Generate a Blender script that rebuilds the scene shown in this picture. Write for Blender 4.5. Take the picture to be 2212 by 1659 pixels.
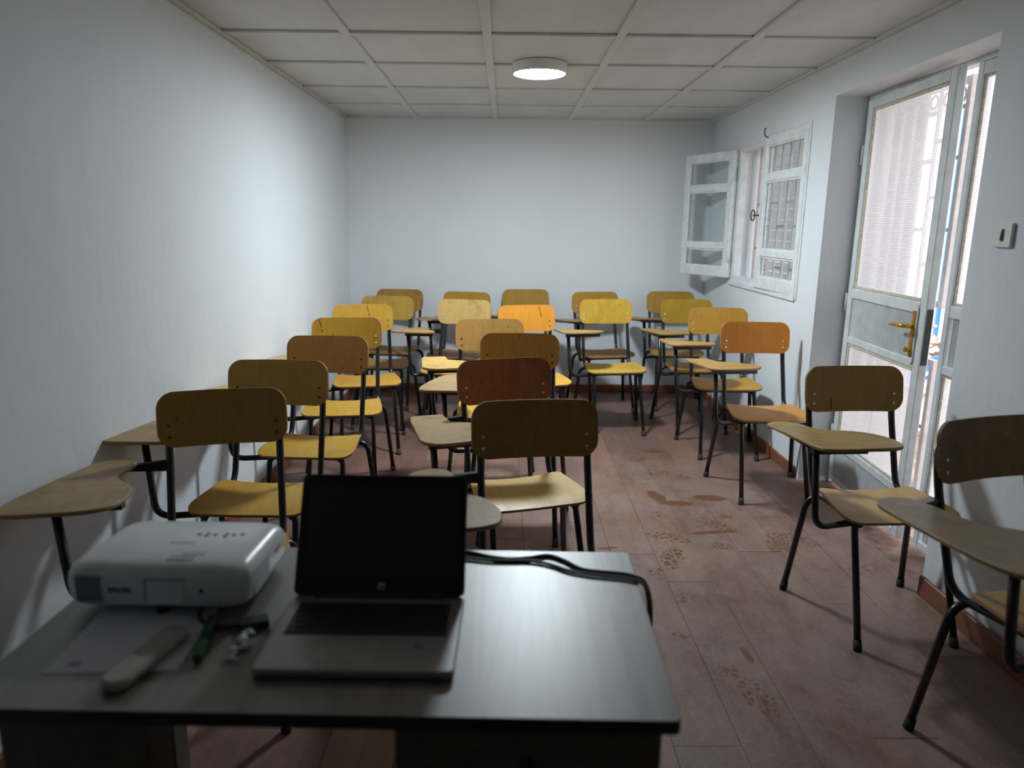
import bpy, math, random
from mathutils import Vector, Matrix

# ------------------------------------------------------------------ set-up
for o in list(bpy.data.objects):
    bpy.data.objects.remove(o)
SC = bpy.context.scene
COL = SC.collection
rnd = random.Random(11)

# camera ------------------------------------------------------------
F_PX, PITCH, YAW, ROLL, CAM_H = 1543.3, 0.2186, -0.0111, 0.0094, 1.45
cy, sy, cp, sp = math.cos(YAW), math.sin(YAW), math.cos(PITCH), math.sin(PITCH)
fw = Vector((-sy * cp, cy * cp, -sp))
rt = Vector((cy, sy, 0))
up = rt.cross(fw)
r2 = rt * math.cos(ROLL) + up * math.sin(ROLL)
u2 = -rt * math.sin(ROLL) + up * math.cos(ROLL)
cam = bpy.data.cameras.new('camera')
cam_o = bpy.data.objects.new('camera', cam)
COL.objects.link(cam_o)
M = Matrix.Identity(4)
for i in range(3):
    M[i][0], M[i][1], M[i][2] = r2[i], u2[i], -fw[i]
M.translation = Vector((0, 0, CAM_H))
cam_o.matrix_world = M
cam.sensor_fit = 'HORIZONTAL'
cam.sensor_width = 36
cam.lens = F_PX / 2212 * 36
cam.clip_start = 0.05
cam.dof.use_dof = True
cam.dof.focus_distance = 3.2
cam.dof.aperture_fstop = 2.1
SC.camera = cam_o

# world, sun, exposure ----------------------------------------------
w = bpy.data.worlds.new('sky')
SC.world = w
w.use_nodes = True
bg = w.node_tree.nodes['Background']
bg.inputs[0].default_value = (0.94, 0.955, 1.0, 1)
bg.inputs[1].default_value = 3.5
sun = bpy.data.lights.new('sun', 'SUN')
sun.energy = 6.0
sun.angle = math.radians(0.6)
sun.color = (1, 0.93, 0.84)
sun_o = bpy.data.objects.new('sun', sun)
COL.objects.link(sun_o)
sun_o.rotation_euler = Vector((0.36, 0.16, -0.93)).to_track_quat('-Z', 'Y').to_euler()
sun_o.location = (-4, -2, 8)
LAMP_STRENGTH = 315.0
LAMP_COLOR = (0.82, 0.93, 1.0, 1)
SC.view_settings.view_transform = 'Standard'
SC.view_settings.look = 'None'
SC.view_settings.gamma = 1
SC.view_settings.use_curve_mapping = False
SC.view_settings.exposure = 0.0

# room measures
XL, XR, YB, YF, ZC = -1.336, 1.735, 6.238, -3.2, 2.313


# ------------------------------------------------------------------ node helpers
class NT:
    def __init__(self, name):
        self.m = bpy.data.materials.new(name)
        self.m.use_nodes = True
        self.t = self.m.node_tree
        self.b = self.t.nodes['Principled BSDF']
        self.out = self.t.nodes['Material Output']

    def n(self, typ, **kw):
        nd = self.t.nodes.new(typ)
        for k, v in kw.items():
            setattr(nd, k, v)
        return nd

    def put(self, sock, v):
        if isinstance(v, bpy.types.NodeSocket):
            self.t.links.new(v, sock)
        elif v is not None:
            if isinstance(v, (tuple, list)) and sock.type == 'RGBA' and len(v) == 3:
                v = (*v, 1)
            sock.default_value = v

    def math(self, op, a, b=None, c=None, clamp=False):
        nd = self.n('ShaderNodeMath', operation=op)
        nd.use_clamp = clamp
        for s, v in zip(nd.inputs, (a, b, c)):
            if v is not None:
                self.put(s, v)
        return nd.outputs[0]

    def coord(self, kind='Object', scale=(1, 1, 1), offset=None):
        if kind == 'World':
            src = self.n('ShaderNodeNewGeometry').outputs['Position']
        else:
            src = self.n('ShaderNodeTexCoord').outputs[kind]
        mp = self.n('ShaderNodeMapping')
        self.put(mp.inputs['Vector'], src)
        mp.inputs['Scale'].default_value = scale
        if offset is not None:
            self.put(mp.inputs['Location'], offset)
        return mp.outputs[0]

    def noise(self, vec, scale=5, detail=4, rough=0.55, dist=0.0):
        nd = self.n('ShaderNodeTexNoise')
        self.put(nd.inputs['Vector'], vec)
        nd.inputs['Scale'].default_value = scale
        nd.inputs['Detail'].default_value = detail
        nd.inputs['Roughness'].default_value = rough
        nd.inputs['Distortion'].default_value = dist
        return nd.outputs['Fac']

    def ramp(self, fac, stops):
        nd = self.n('ShaderNodeValToRGB')
        self.put(nd.inputs[0], fac)
        e = nd.color_ramp.elements
        while len(e) < len(stops):
            e.new(0.5)
        for el, (p, c) in zip(e, stops):
            el.position = p
            el.color = (*c, 1) if len(c) == 3 else c
        return nd.outputs[0]

    def mix(self, fac, a, b, blend='MIX'):
        nd = self.n('ShaderNodeMix', data_type='RGBA', blend_type=blend)
        self.put(nd.inputs[0], fac)
        self.put(nd.inputs[6], a)
        self.put(nd.inputs[7], b)
        return nd.outputs[2]

    def bump(self, h, strength=0.2, dist=0.002):
        nd = self.n('ShaderNodeBump')
        nd.inputs['Strength'].default_value = strength
        nd.inputs['Distance'].default_value = dist
        self.put(nd.inputs['Height'], h)
        return nd.outputs[0]

    def set(self, **kw):
        for k, v in kw.items():
            self.put(self.b.inputs[k.replace('_', ' ')], v)
        return self

    def rand(self):
        return self.n('ShaderNodeObjectInfo').outputs['Random']


def plain(name, col, rough=0.5, metal=0.0, noise=0.06, nscale=30, bump=0.0, spec=0.5):
    t = NT(name)
    nf = t.noise(t.coord('Object'), nscale, 3)
    lo = tuple(c * (1 - noise * 2) for c in col)
    hi = tuple(min(1, c * (1 + noise * 2)) for c in col)
    t.set(Base_Color=t.ramp(nf, [(0.3, lo), (0.7, hi)]), Roughness=rough, Metallic=metal)
    t.b.inputs['Specular IOR Level'].default_value = spec
    if bump:
        t.set(Normal=t.bump(nf, bump, 0.001))
    return t.m


def srgb(r, g, b):
    def f(c):
        c /= 255
        return c / 12.92 if c <= 0.04045 else ((c + 0.055) / 1.055) ** 2.4
    return (f(r), f(g), f(b))


# ------------------------------------------------------------------ materials
def wall_mat(name, col):
    t = NT(name)
    v = t.coord('World')
    big = t.noise(v, 1.3, 4, 0.6)
    col1 = t.ramp(big, [(0.3, tuple(c * 0.95 for c in col)), (0.7, col)])
    # faint scuffs and smudges near the chairs' height
    sep = t.n('ShaderNodeSeparateXYZ')
    t.put(sep.inputs[0], t.n('ShaderNodeNewGeometry').outputs['Position'])
    low = t.math('SUBTRACT', 1.0, t.math('DIVIDE', sep.outputs[2], 1.1), clamp=True)
    sm = t.ramp(t.noise(v, 7, 6, 0.7), [(0.58, (0, 0, 0)), (0.72, (1, 1, 1))])
    f = t.math('MULTIPLY', t.math('MULTIPLY', low, sm), 0.22)
    c2 = t.mix(f, col1, tuple(c * 0.55 for c in col))
    t.set(Base_Color=c2, Roughness=0.62)
    t.b.inputs['Specular IOR Level'].default_value = 0.3
    h = t.math('ADD', t.noise(v, 9, 4), t.math('MULTIPLY', t.noise(v, 160, 2), 0.15))
    h = t.math('ADD', h, t.math('MULTIPLY', t.noise(t.coord('World', (1, 1, 0.35)), 3.2, 3), 3.5))
    t.set(Normal=t.bump(h, 0.4, 0.006))
    return t.m


M_WALL = wall_mat('white_plaster', (0.76, 0.80, 0.83))
M_REVEAL = M_WALL


def ceiling_mat():
    t = NT('ceiling_paint')
    v = t.coord('World', (1, 0.35, 1))
    n1 = t.noise(v, 5, 5, 0.6)
    c = t.ramp(n1, [(0.3, (0.60, 0.62, 0.625)), (0.7, (0.69, 0.715, 0.725))])
    # brownish grime along the two long walls
    sep = t.n('ShaderNodeSeparateXYZ')
    t.put(sep.inputs[0], t.n('ShaderNodeNewGeometry').outputs['Position'])
    dl = t.math('SUBTRACT', sep.outputs[0], XL)
    g = t.math('SUBTRACT', 1.0, t.math('DIVIDE', dl, 0.2), clamp=True)
    g = t.math('MULTIPLY', g, t.ramp(t.noise(t.coord('World'), 3.0, 5), [(0.3, (0.25,) * 3), (0.65, (1, 1, 1))]))
    c = t.mix(t.math('MULTIPLY', g, 0.55), c, (0.40, 0.35, 0.25))
    t.set(Base_Color=c, Roughness=0.6)
    t.b.inputs['Specular IOR Level'].default_value = 0.3
    t.set(Normal=t.bump(t.noise(v, 40, 3), 0.25, 0.002))
    return t.m


M_CEIL = ceiling_mat()


def floor_mat():
    t = NT('worn_plank_floor')
    geo = t.n('ShaderNodeNewGeometry').outputs['Position']
    r = t.rand()
    off = t.n('ShaderNodeCombineXYZ')
    t.put(off.inputs[0], t.math('MULTIPLY', r, 31.0))
    t.put(off.inputs[1], t.math('MULTIPLY', r, 17.0))
    grain = t.noise(t.coord('World', (34, 2.2, 1), off.outputs[0]), 1.0, 6, 0.62, 0.6)
    dust = t.noise(t.coord('World', (3, 1.6, 1)), 1.6, 6, 0.66)
    fine = t.noise(t.coord('World', (1, 1, 1)), 85, 4, 0.7)
    tint = t.ramp(r, [(0.0, (0.125, 0.058, 0.040)), (0.5, (0.155, 0.072, 0.050)), (0.85, (0.185, 0.085, 0.054)), (1.0, (0.28, 0.13, 0.07))])
    c = t.mix(0.55, tint, t.ramp(grain, [(0.25, (0.45, 0.45, 0.45)), (0.7, (1.25, 1.2, 1.2))]), 'MULTIPLY')
    df = t.math('ADD', t.math('MULTIPLY', t.ramp(dust, [(0.25, (0.1,) * 3), (0.65, (1, 1, 1))]), 0.55),
                t.math('MULTIPLY', t.ramp(fine, [(0.52, (0, 0, 0)), (0.75, (1, 1, 1))]), 0.16))
    # scratches: thin light lines
    wv = t.n('ShaderNodeTexVoronoi', feature='DISTANCE_TO_EDGE')
    t.put(wv.inputs['Vector'], t.coord('World', (14, 5, 1)))
    wv.inputs['Scale'].default_value = 1.4
    scr = t.math('MULTIPLY', t.math('LESS_THAN', wv.outputs['Distance'], 0.012),
                 t.ramp(t.noise(t.coord('World'), 4, 3), [(0.5, (0, 0, 0)), (0.62, (1, 1, 1))]))
    df = t.math('ADD', df, t.math('MULTIPLY', scr, 0.25))
    scuff = t.noise(t.coord('World', (1, 1, 1)), 26, 6, 0.75, 1.6)
    df = t.math('ADD', df, t.math('MULTIPLY', t.ramp(scuff, [(0.50, (0, 0, 0)), (0.66, (1, 1, 1))]), 0.28), clamp=True)
    sz = t.n('ShaderNodeSeparateXYZ')
    t.put(sz.inputs[0], geo)
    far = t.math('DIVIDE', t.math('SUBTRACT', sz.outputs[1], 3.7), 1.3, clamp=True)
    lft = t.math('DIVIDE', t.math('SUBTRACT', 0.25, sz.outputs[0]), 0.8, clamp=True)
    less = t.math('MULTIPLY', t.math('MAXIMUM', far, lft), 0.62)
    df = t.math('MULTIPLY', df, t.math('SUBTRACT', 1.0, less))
    bare = t.ramp(t.noise(t.coord('World', (2.2, 1.2, 1)), 3.1, 6, 0.72, 0.8), [(0.50, (0, 0, 0)), (0.70, (1, 1, 1))])
    df = t.math('MULTIPLY', df, t.math('SUBTRACT', 1.0, t.math('MULTIPLY', bare, 0.6)))
    c = t.mix(df, c, (0.34, 0.25, 0.208))
    # shoe prints where the dust is rubbed away
    sx = t.n('ShaderNodeSeparateXYZ')
    t.put(sx.inputs[0], geo)
    vo = t.n('ShaderNodeTexVoronoi', feature='DISTANCE_TO_EDGE')
    t.put(vo.inputs['Vector'], t.coord('World', (42, 30, 1)))
    vo.inputs['Scale'].default_value = 1.0
    tread = t.math('GREATER_THAN', vo.outputs['Distance'], 0.13)
    wob = t.math('MULTIPLY', t.math('SUBTRACT', t.noise(t.coord('World'), 22, 4, 0.7), 0.5), 1.5)
    prints = [  # x, y, half width, half length, angle, tread?
        (0.845, 3.70, 0.040, 0.095, 0.25, 0), (0.93, 3.60, 0.10, 0.035, 0.0, 0), (1.13, 3.68, 0.10, 0.045, -0.15, 0),
        (0.93, 4.08, 0.075, 0.07, 0.3, 1), (1.02, 4.02, 0.05, 0.10, 1.2, 1),
        (1.06, 3.32, 0.055, 0.12, 0.75, 1), (1.02, 3.23, 0.13, 0.02, 0.15, 0), (0.79, 3.17, 0.05, 0.12, 1.2, 1),
        (0.76, 2.95, 0.055, 0.125, -0.35, 1), (0.66, 2.82, 0.03, 0.05, -0.7, 1), (1.02, 3.08, 0.05, 0.04, 0.0, 1),
        (0.71, 2.60, 0.025, 0.05, -0.3, 1), (0.645, 2.33, 0.04, 0.028, 0.2, 1),
        (0.85, 2.21, 0.014, 0.05, 0.1, 0), (0.76, 2.12, 0.035, 0.045, 0.1, 1), (0.81, 1.985, 0.052, 0.10, 0.12, 1),
        (1.29, 3.10, 0.055, 0.13, -0.2, 1), (1.40, 3.16, 0.06, 0.13, 0.9, 1), (1.34, 3.42, 0.07, 0.03, 0.2, 1),
        (1.12, 3.42, 0.06, 0.025, 0.2, 1), (0.80, 3.45, 0.035, 0.04, 0, 1), (1.48, 3.5, 0.03, 0.06, 0.3, 0),
        (1.58, 2.85, 0.10, 0.05, 0.3, 1), (0.86, 4.35, 0.10, 0.05, 0.2, 1), (1.0, 4.5, 0.08, 0.03, 0.0, 0), (0.15, 3.02, 0.03, 0.02, 0, 0),
        (0.48, 3.05, 0.05, 0.015, 0.1, 0),
    ]
    tot = None
    for (px, py, a, b, an, tr) in prints:
        dx = t.math('SUBTRACT', sx.outputs[0], px)
        dy = t.math('SUBTRACT', sx.outputs[1], py)
        ca, sa = math.cos(an), math.sin(an)
        u = t.math('ADD', t.math('MULTIPLY', dx, ca / a), t.math('MULTIPLY', dy, sa / a))
        v = t.math('ADD', t.math('MULTIPLY', dx, -sa / b), t.math('MULTIPLY', dy, ca / b))
        d = t.math('ADD', t.math('MULTIPLY', u, u), t.math('MULTIPLY', v, v))
        k = t.math('SUBTRACT', t.math('ADD', 1.0, wob), d)
        k = t.math('MULTIPLY', k, 5.0, clamp=True)
        if tr:
            k = t.math('MULTIPLY', k, tread)
        tot = k if tot is None else t.math('MAXIMUM', tot, k)
    tot = t.math('MULTIPLY', tot, 0.9)
    c = t.mix(tot, c, (0.150, 0.058, 0.024))
    t.set(Base_Color=c)
    rough = t.math('ADD', 0.40, t.math('MULTIPLY', df, 0.35))
    t.set(Roughness=t.math('SUBTRACT', rough, t.math('MULTIPLY', tot, 0.14)))
    t.b.inputs['Specular IOR Level'].default_value = 0.4
    t.set(Normal=t.bump(grain, 0.15, 0.002))
    return t.m


M_FLOOR = floor_mat()
M_SUBFLOOR = plain('dark_joint', (0.045, 0.028, 0.024), 0.9)
M_BASE = plain('brown_painted_baseboard', srgb(132, 84, 58), 0.45, noise=0.12, nscale=14)
M_WHITE = plain('white_gloss_paint', (0.74, 0.77, 0.78), 0.38, noise=0.05, nscale=18, bump=0.12)
M_DOORPAINT = plain('grey_white_door_paint', (0.66, 0.70, 0.71), 0.38, noise=0.05, nscale=14, bump=0.08)
M_BRASS = plain('brass', (0.62, 0.38, 0.06), 0.32, 0.75, 0.08, 40)
M_DARKMETAL = plain('worn_dark_metal', (0.09, 0.085, 0.08), 0.5, 0.6)
M_STEEL = plain('dull_steel', (0.5, 0.5, 0.5), 0.35, 0.9)
M_PUTTY = plain('old_putty', (0.58, 0.53, 0.42), 0.8, noise=0.12, nscale=60, bump=0.4)
M_PLASTIC_W = plain('white_plastic', (0.78, 0.79, 0.77), 0.4, noise=0.02)
M_SWITCH_D = plain('switch_slot', (0.10, 0.085, 0.065), 0.5)
M_GRILLE = plain('beige_painted_grille', (0.42, 0.39, 0.36), 0.5, noise=0.06)
M_GATE = plain('white_painted_gate', (0.50, 0.46, 0.46), 0.5, noise=0.06)
M_SLAT = plain('blue_grey_slat', (0.075, 0.085, 0.102), 0.6, noise=0.1)
M_FENCEW = plain('white_sheet_metal', (0.82, 0.83, 0.86), 0.5, noise=0.02)
M_BLUE = plain('blue_paint', (0.03, 0.22, 0.80), 0.45, noise=0.05)
M_DIRT = plain('red_dirt', (0.36, 0.27, 0.215), 0.95, noise=0.2, nscale=6, bump=0.6)
M_TIMBER = plain('pale_timber', (0.62, 0.50, 0.38), 0.8, noise=0.12, nscale=12)
M_RUBBLE = plain('grey_rubble', (0.42, 0.36, 0.32), 0.9, noise=0.25, nscale=9)
M_EXTWALL = plain('outside_plaster', (0.62, 0.60, 0.56), 0.8, noise=0.06, nscale=5)


def frosted(name):
    t = NT(name)
    v = t.n('ShaderNodeSeparateXYZ')
    t.put(v.inputs[0], t.coord('Object'))
    k = 230.0
    a = t.math('SINE', t.math('MULTIPLY', t.math('ADD', v.outputs[0], t.math('MULTIPLY', v.outputs[2], 1.25)), k))
    b = t.math('SINE', t.math('MULTIPLY', t.math('SUBTRACT', v.outputs[0], t.math('MULTIPLY', v.outputs[2], 1.25)), k))
    pat = t.math('MULTIPLY', a, b)
    pat = t.math('ADD', t.math('MULTIPLY', pat, 0.5), 0.5)
    wob = t.noise(t.coord('Object'), 60, 3)
    nrm = t.bump(t.math('ADD', pat, t.math('MULTIPLY', wob, 0.6)), 0.8, 0.004)
    tl = t.n('ShaderNodeBsdfTranslucent')
    tl.inputs[0].default_value = (0.60, 0.60, 0.62, 1)
    t.put(tl.inputs['Normal'], nrm)
    tp = t.n('ShaderNodeBsdfTransparent')
    tp.inputs[0].default_value = (0.88, 0.88, 0.90, 1)
    gl = t.n('ShaderNodeBsdfGlossy')
    gl.inputs['Roughness'].default_value = 0.25
    t.put(gl.inputs['Normal'], nrm)
    df = t.n('ShaderNodeBsdfDiffuse')
    df.inputs[0].default_value = (0.8, 0.8, 0.78, 1)
    m1 = t.n('ShaderNodeMixShader')
    sharp = t.math('MULTIPLY', t.math('POWER', pat, 4.0), 0.38)
    t.put(m1.inputs[0], t.math('ADD', sharp, 0.17))
    t.put(m1.inputs[1], tl.outputs[0])
    t.put(m1.inputs[2], tp.outputs[0])
    m2 = t.n('ShaderNodeMixShader')
    m2.inputs[0].default_value = 0.12
    t.put(m2.inputs[1], m1.outputs[0])
    t.put(m2.inputs[2], df.outputs[0])
    m3 = t.n('ShaderNodeMixShader')
    m3.inputs[0].default_value = 0.05
    t.put(m3.inputs[1], m2.outputs[0])
    t.put(m3.inputs[2], gl.outputs[0])
    t.put(t.out.inputs[0], m3.outputs[0])
    return t.m


def clear_glass(name):
    t = NT(name)
    tp = t.n('ShaderNodeBsdfTransparent')
    tp.inputs[0].default_value = (0.96, 0.98, 0.977, 1)
    gl = t.n('ShaderNodeBsdfGlossy')
    gl.inputs['Roughness'].default_value = 0.02
    fr = t.n('ShaderNodeLayerWeight')
    m = t.n('ShaderNodeMixShader')
    t.put(m.inputs[0], t.math('ADD', t.math('MULTIPLY', t.math('POWER', fr.outputs['Facing'], 4.0), 0.5), 0.05))
    t.put(m.inputs[1], tp.outputs[0])
    t.put(m.inputs[2], gl.outputs[0])
    t.put(t.out.inputs[0], m.outputs[0])
    return t.m


M_FROST = frosted('patterned_glass')
_t = NT('pane_back')
_tp = _t.n('ShaderNodeBsdfTransparent')
_tp.inputs[0].default_value = (0.95, 0.96, 0.97, 1)
_t.put(_t.out.inputs[0], _tp.outputs[0])
M_PANEBACK = _t.m
M_GLASS = clear_glass('window_glass')


def emit(name, col, s):
    t = NT(name)
    e = t.n('ShaderNodeEmission')
    e.inputs[0].default_value = col
    e.inputs[1].default_value = s
    t.put(t.out.inputs[0], e.outputs[0])
    return t.m


_ply = {}


def ply(col, worn=0.25, streak=False):
    col = (col[0] * 0.90, col[1] * 0.81, col[2] * 0.88)
    key = (col, worn, streak)
    if key in _ply:
        return _ply[key]
    t = NT('varnished_plywood')
    r = t.rand()
    off = t.n('ShaderNodeCombineXYZ')
    for i, k in enumerate((41.0, 23.0, 13.0)):
        t.put(off.inputs[i], t.math('MULTIPLY', r, k))
    g = t.noise(t.coord('Object', (70, 9, 9), off.outputs[0]), 1.0, 5, 0.6, 0.4)
    blot = t.noise(t.coord('Object', (9, 9, 9), off.outputs[0]), 1.0, 5, 0.65)
    c = t.mix(0.5, col, t.ramp(g, [(0.3, (0.72, 0.68, 0.62)), (0.7, (1.08, 1.08, 1.05))]), 'MULTIPLY')
    dark = t.math('MULTIPLY', t.ramp(blot, [(0.50, (0, 0, 0)), (0.74, (1, 1, 1))]), worn * 1.4)
    c = t.mix(dark, c, tuple(x * 0.38 for x in col))
    # small dark dents
    vo = t.n('ShaderNodeTexVoronoi')
    t.put(vo.inputs['Vector'], t.coord('Object', (11, 11, 11), off.outputs[0]))
    vo.inputs['Scale'].default_value = 1.0
    dots = t.math('LESS_THAN', vo.outputs['Distance'], 0.055)
    c = t.mix(t.math('MULTIPLY', dots, 0.6), c, (0.05, 0.03, 0.015))
    # fine pale scratches
    sc = t.n('ShaderNodeTexVoronoi', feature='DISTANCE_TO_EDGE')
    t.put(sc.inputs['Vector'], t.coord('Object', (9, 16, 16), off.outputs[0]))
    sm = t.math('MULTIPLY', t.math('LESS_THAN', sc.outputs['Distance'], 0.006),
                t.ramp(t.noise(t.coord('Object', (7, 7, 7), off.outputs[0]), 1.0, 2), [(0.52, (0, 0, 0)), (0.58, (1, 1, 1))]))
    c = t.mix(t.math('MULTIPLY', sm, 0.4), c, (0.75, 0.6, 0.35))
    if streak:
        v = t.n('ShaderNodeSeparateXYZ')
        t.put(v.inputs[0], t.coord('Object'))
        d = t.math('ABSOLUTE', t.math('ADD', t.math('SUBTRACT', v.outputs[0], streak),
                   t.math('MULTIPLY', t.math('SUBTRACT', v.outputs[2], 0.83), 0.0 if streak == -0.09 else 0.22)))
        k = t.math('MULTIPLY', t.math('LESS_THAN', d, 0.0032), t.math('GREATER_THAN', t.noise(t.coord('Object'), 26, 2), 0.40))
        zc_, zh_ = (0.765, 0.022) if streak == -0.09 else (0.868, 0.036)
        k = t.math('MULTIPLY', k, t.math('LESS_THAN', t.math('ABSOLUTE', t.math('SUBTRACT', v.outputs[2], zc_)), zh_))
        c = t.mix(t.math('MULTIPLY', k, 0.8), c, (0.05, 0.028, 0.008))
    t.set(Base_Color=c, Roughness=t.math('ADD', 0.34, t.math('MULTIPLY', blot, 0.16)))
    t.b.inputs['Specular IOR Level'].default_value = 0.32
    t.set(Normal=t.bump(g, 0.08, 0.001))
    _ply[key] = t.m
    return t.m


def edge_mat():
    t = NT('plywood_edge')
    v = t.coord('Object', (3, 3, 320))
    g = t.noise(v, 1.0, 2)
    t.set(Base_Color=t.ramp(g, [(0.35, (0.20, 0.105, 0.035)), (0.65, (0.42, 0.26, 0.10))]), Roughness=0.6)
    return t.m


M_EDGE = edge_mat()
M_TUBE = plain('black_painted_steel', (0.010, 0.0105, 0.013), 0.28, 0.0, 0.1, 60, spec=0.6)
M_RUBBER = plain('black_rubber', (0.022, 0.022, 0.022), 0.75)
M_SCREW = plain('zinc_screw', (0.72, 0.71, 0.68), 0.35, 0.7)
M_SCREWD = plain('dark_screw_hole', (0.05, 0.04, 0.03), 0.6)


def desk_mat(name, lo, hi, rough):
    t = NT(name)
    g = t.noise(t.coord('Object', (22, 1.6, 22)), 1.0, 6, 0.62, 0.8)
    big = t.noise(t.coord('Object', (1.5, 3, 3)), 1.0, 3)
    c = t.ramp(t.math('ADD', t.math('MULTIPLY', g, 0.65), t.math('MULTIPLY', big, 0.35)), [(0.36, lo), (0.64, hi)])
    t.set(Base_Color=c, Roughness=rough)
    t.set(Normal=t.bump(g, 0.06, 0.001))
    return t.m


M_DESK = desk_mat('grey_wood_laminate', (0.075, 0.066, 0.054), (0.205, 0.185, 0.158), 0.40)
_b = M_DESK.node_tree.nodes['Principled BSDF']
_b.inputs['Coat Weight'].default_value = 0.95
_b.inputs['Coat Roughness'].default_value = 0.43
_b.inputs['Coat IOR'].default_value = 1.75
M_DESKB = desk_mat('dark_wood_laminate', (0.070, 0.062, 0.055), (0.13, 0.115, 0.10), 0.45)
M_EDGEB = plain('dark_edge_band', (0.022, 0.020, 0.019), 0.5)
M_ALU = plain('silver_aluminium', (0.34, 0.335, 0.33), 0.36, 0.55, 0.02)
M_BEZEL = plain('black_bezel', (0.008, 0.008, 0.009), 0.38)
M_LCD = plain('dark_matte_screen', (0.020, 0.021, 0.025), 0.40, noise=0.02)
M_KEY = plain('black_keys', (0.012, 0.012, 0.013), 0.5)
M_LOGO = plain('pale_logo', (0.62, 0.63, 0.64), 0.35, 0.4)
M_PROJ = plain('projector_white', (0.74, 0.76, 0.76), 0.30, noise=0.02)
M_PROJG = plain('projector_grey', (0.33, 0.35, 0.36), 0.45)
M_PROJD = plain('vent_dark', (0.07, 0.072, 0.075), 0.7)
M_TEXT = plain('logo_ink', (0.045, 0.04, 0.07), 0.5)
M_PAPER = plain('white_paper', (0.72, 0.72, 0.78), 0.8, noise=0.02)
M_REMOTE = plain('beige_plastic', (0.38, 0.37, 0.32), 0.45, noise=0.03)
M_GREEN = plain('green_marker', (0.006, 0.06, 0.028), 0.35)
M_GREENC = plain('green_marker_cap', (0.004, 0.12, 0.05), 0.3)
M_BLACK = plain('black_plastic', (0.012, 0.012, 0.013), 0.45)
M_CABLEG = plain('grey_cable', (0.13, 0.12, 0.11), 0.5)
M_STICK = plain('blue_sticker', (0.20, 0.24, 0.32), 0.4)


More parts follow.
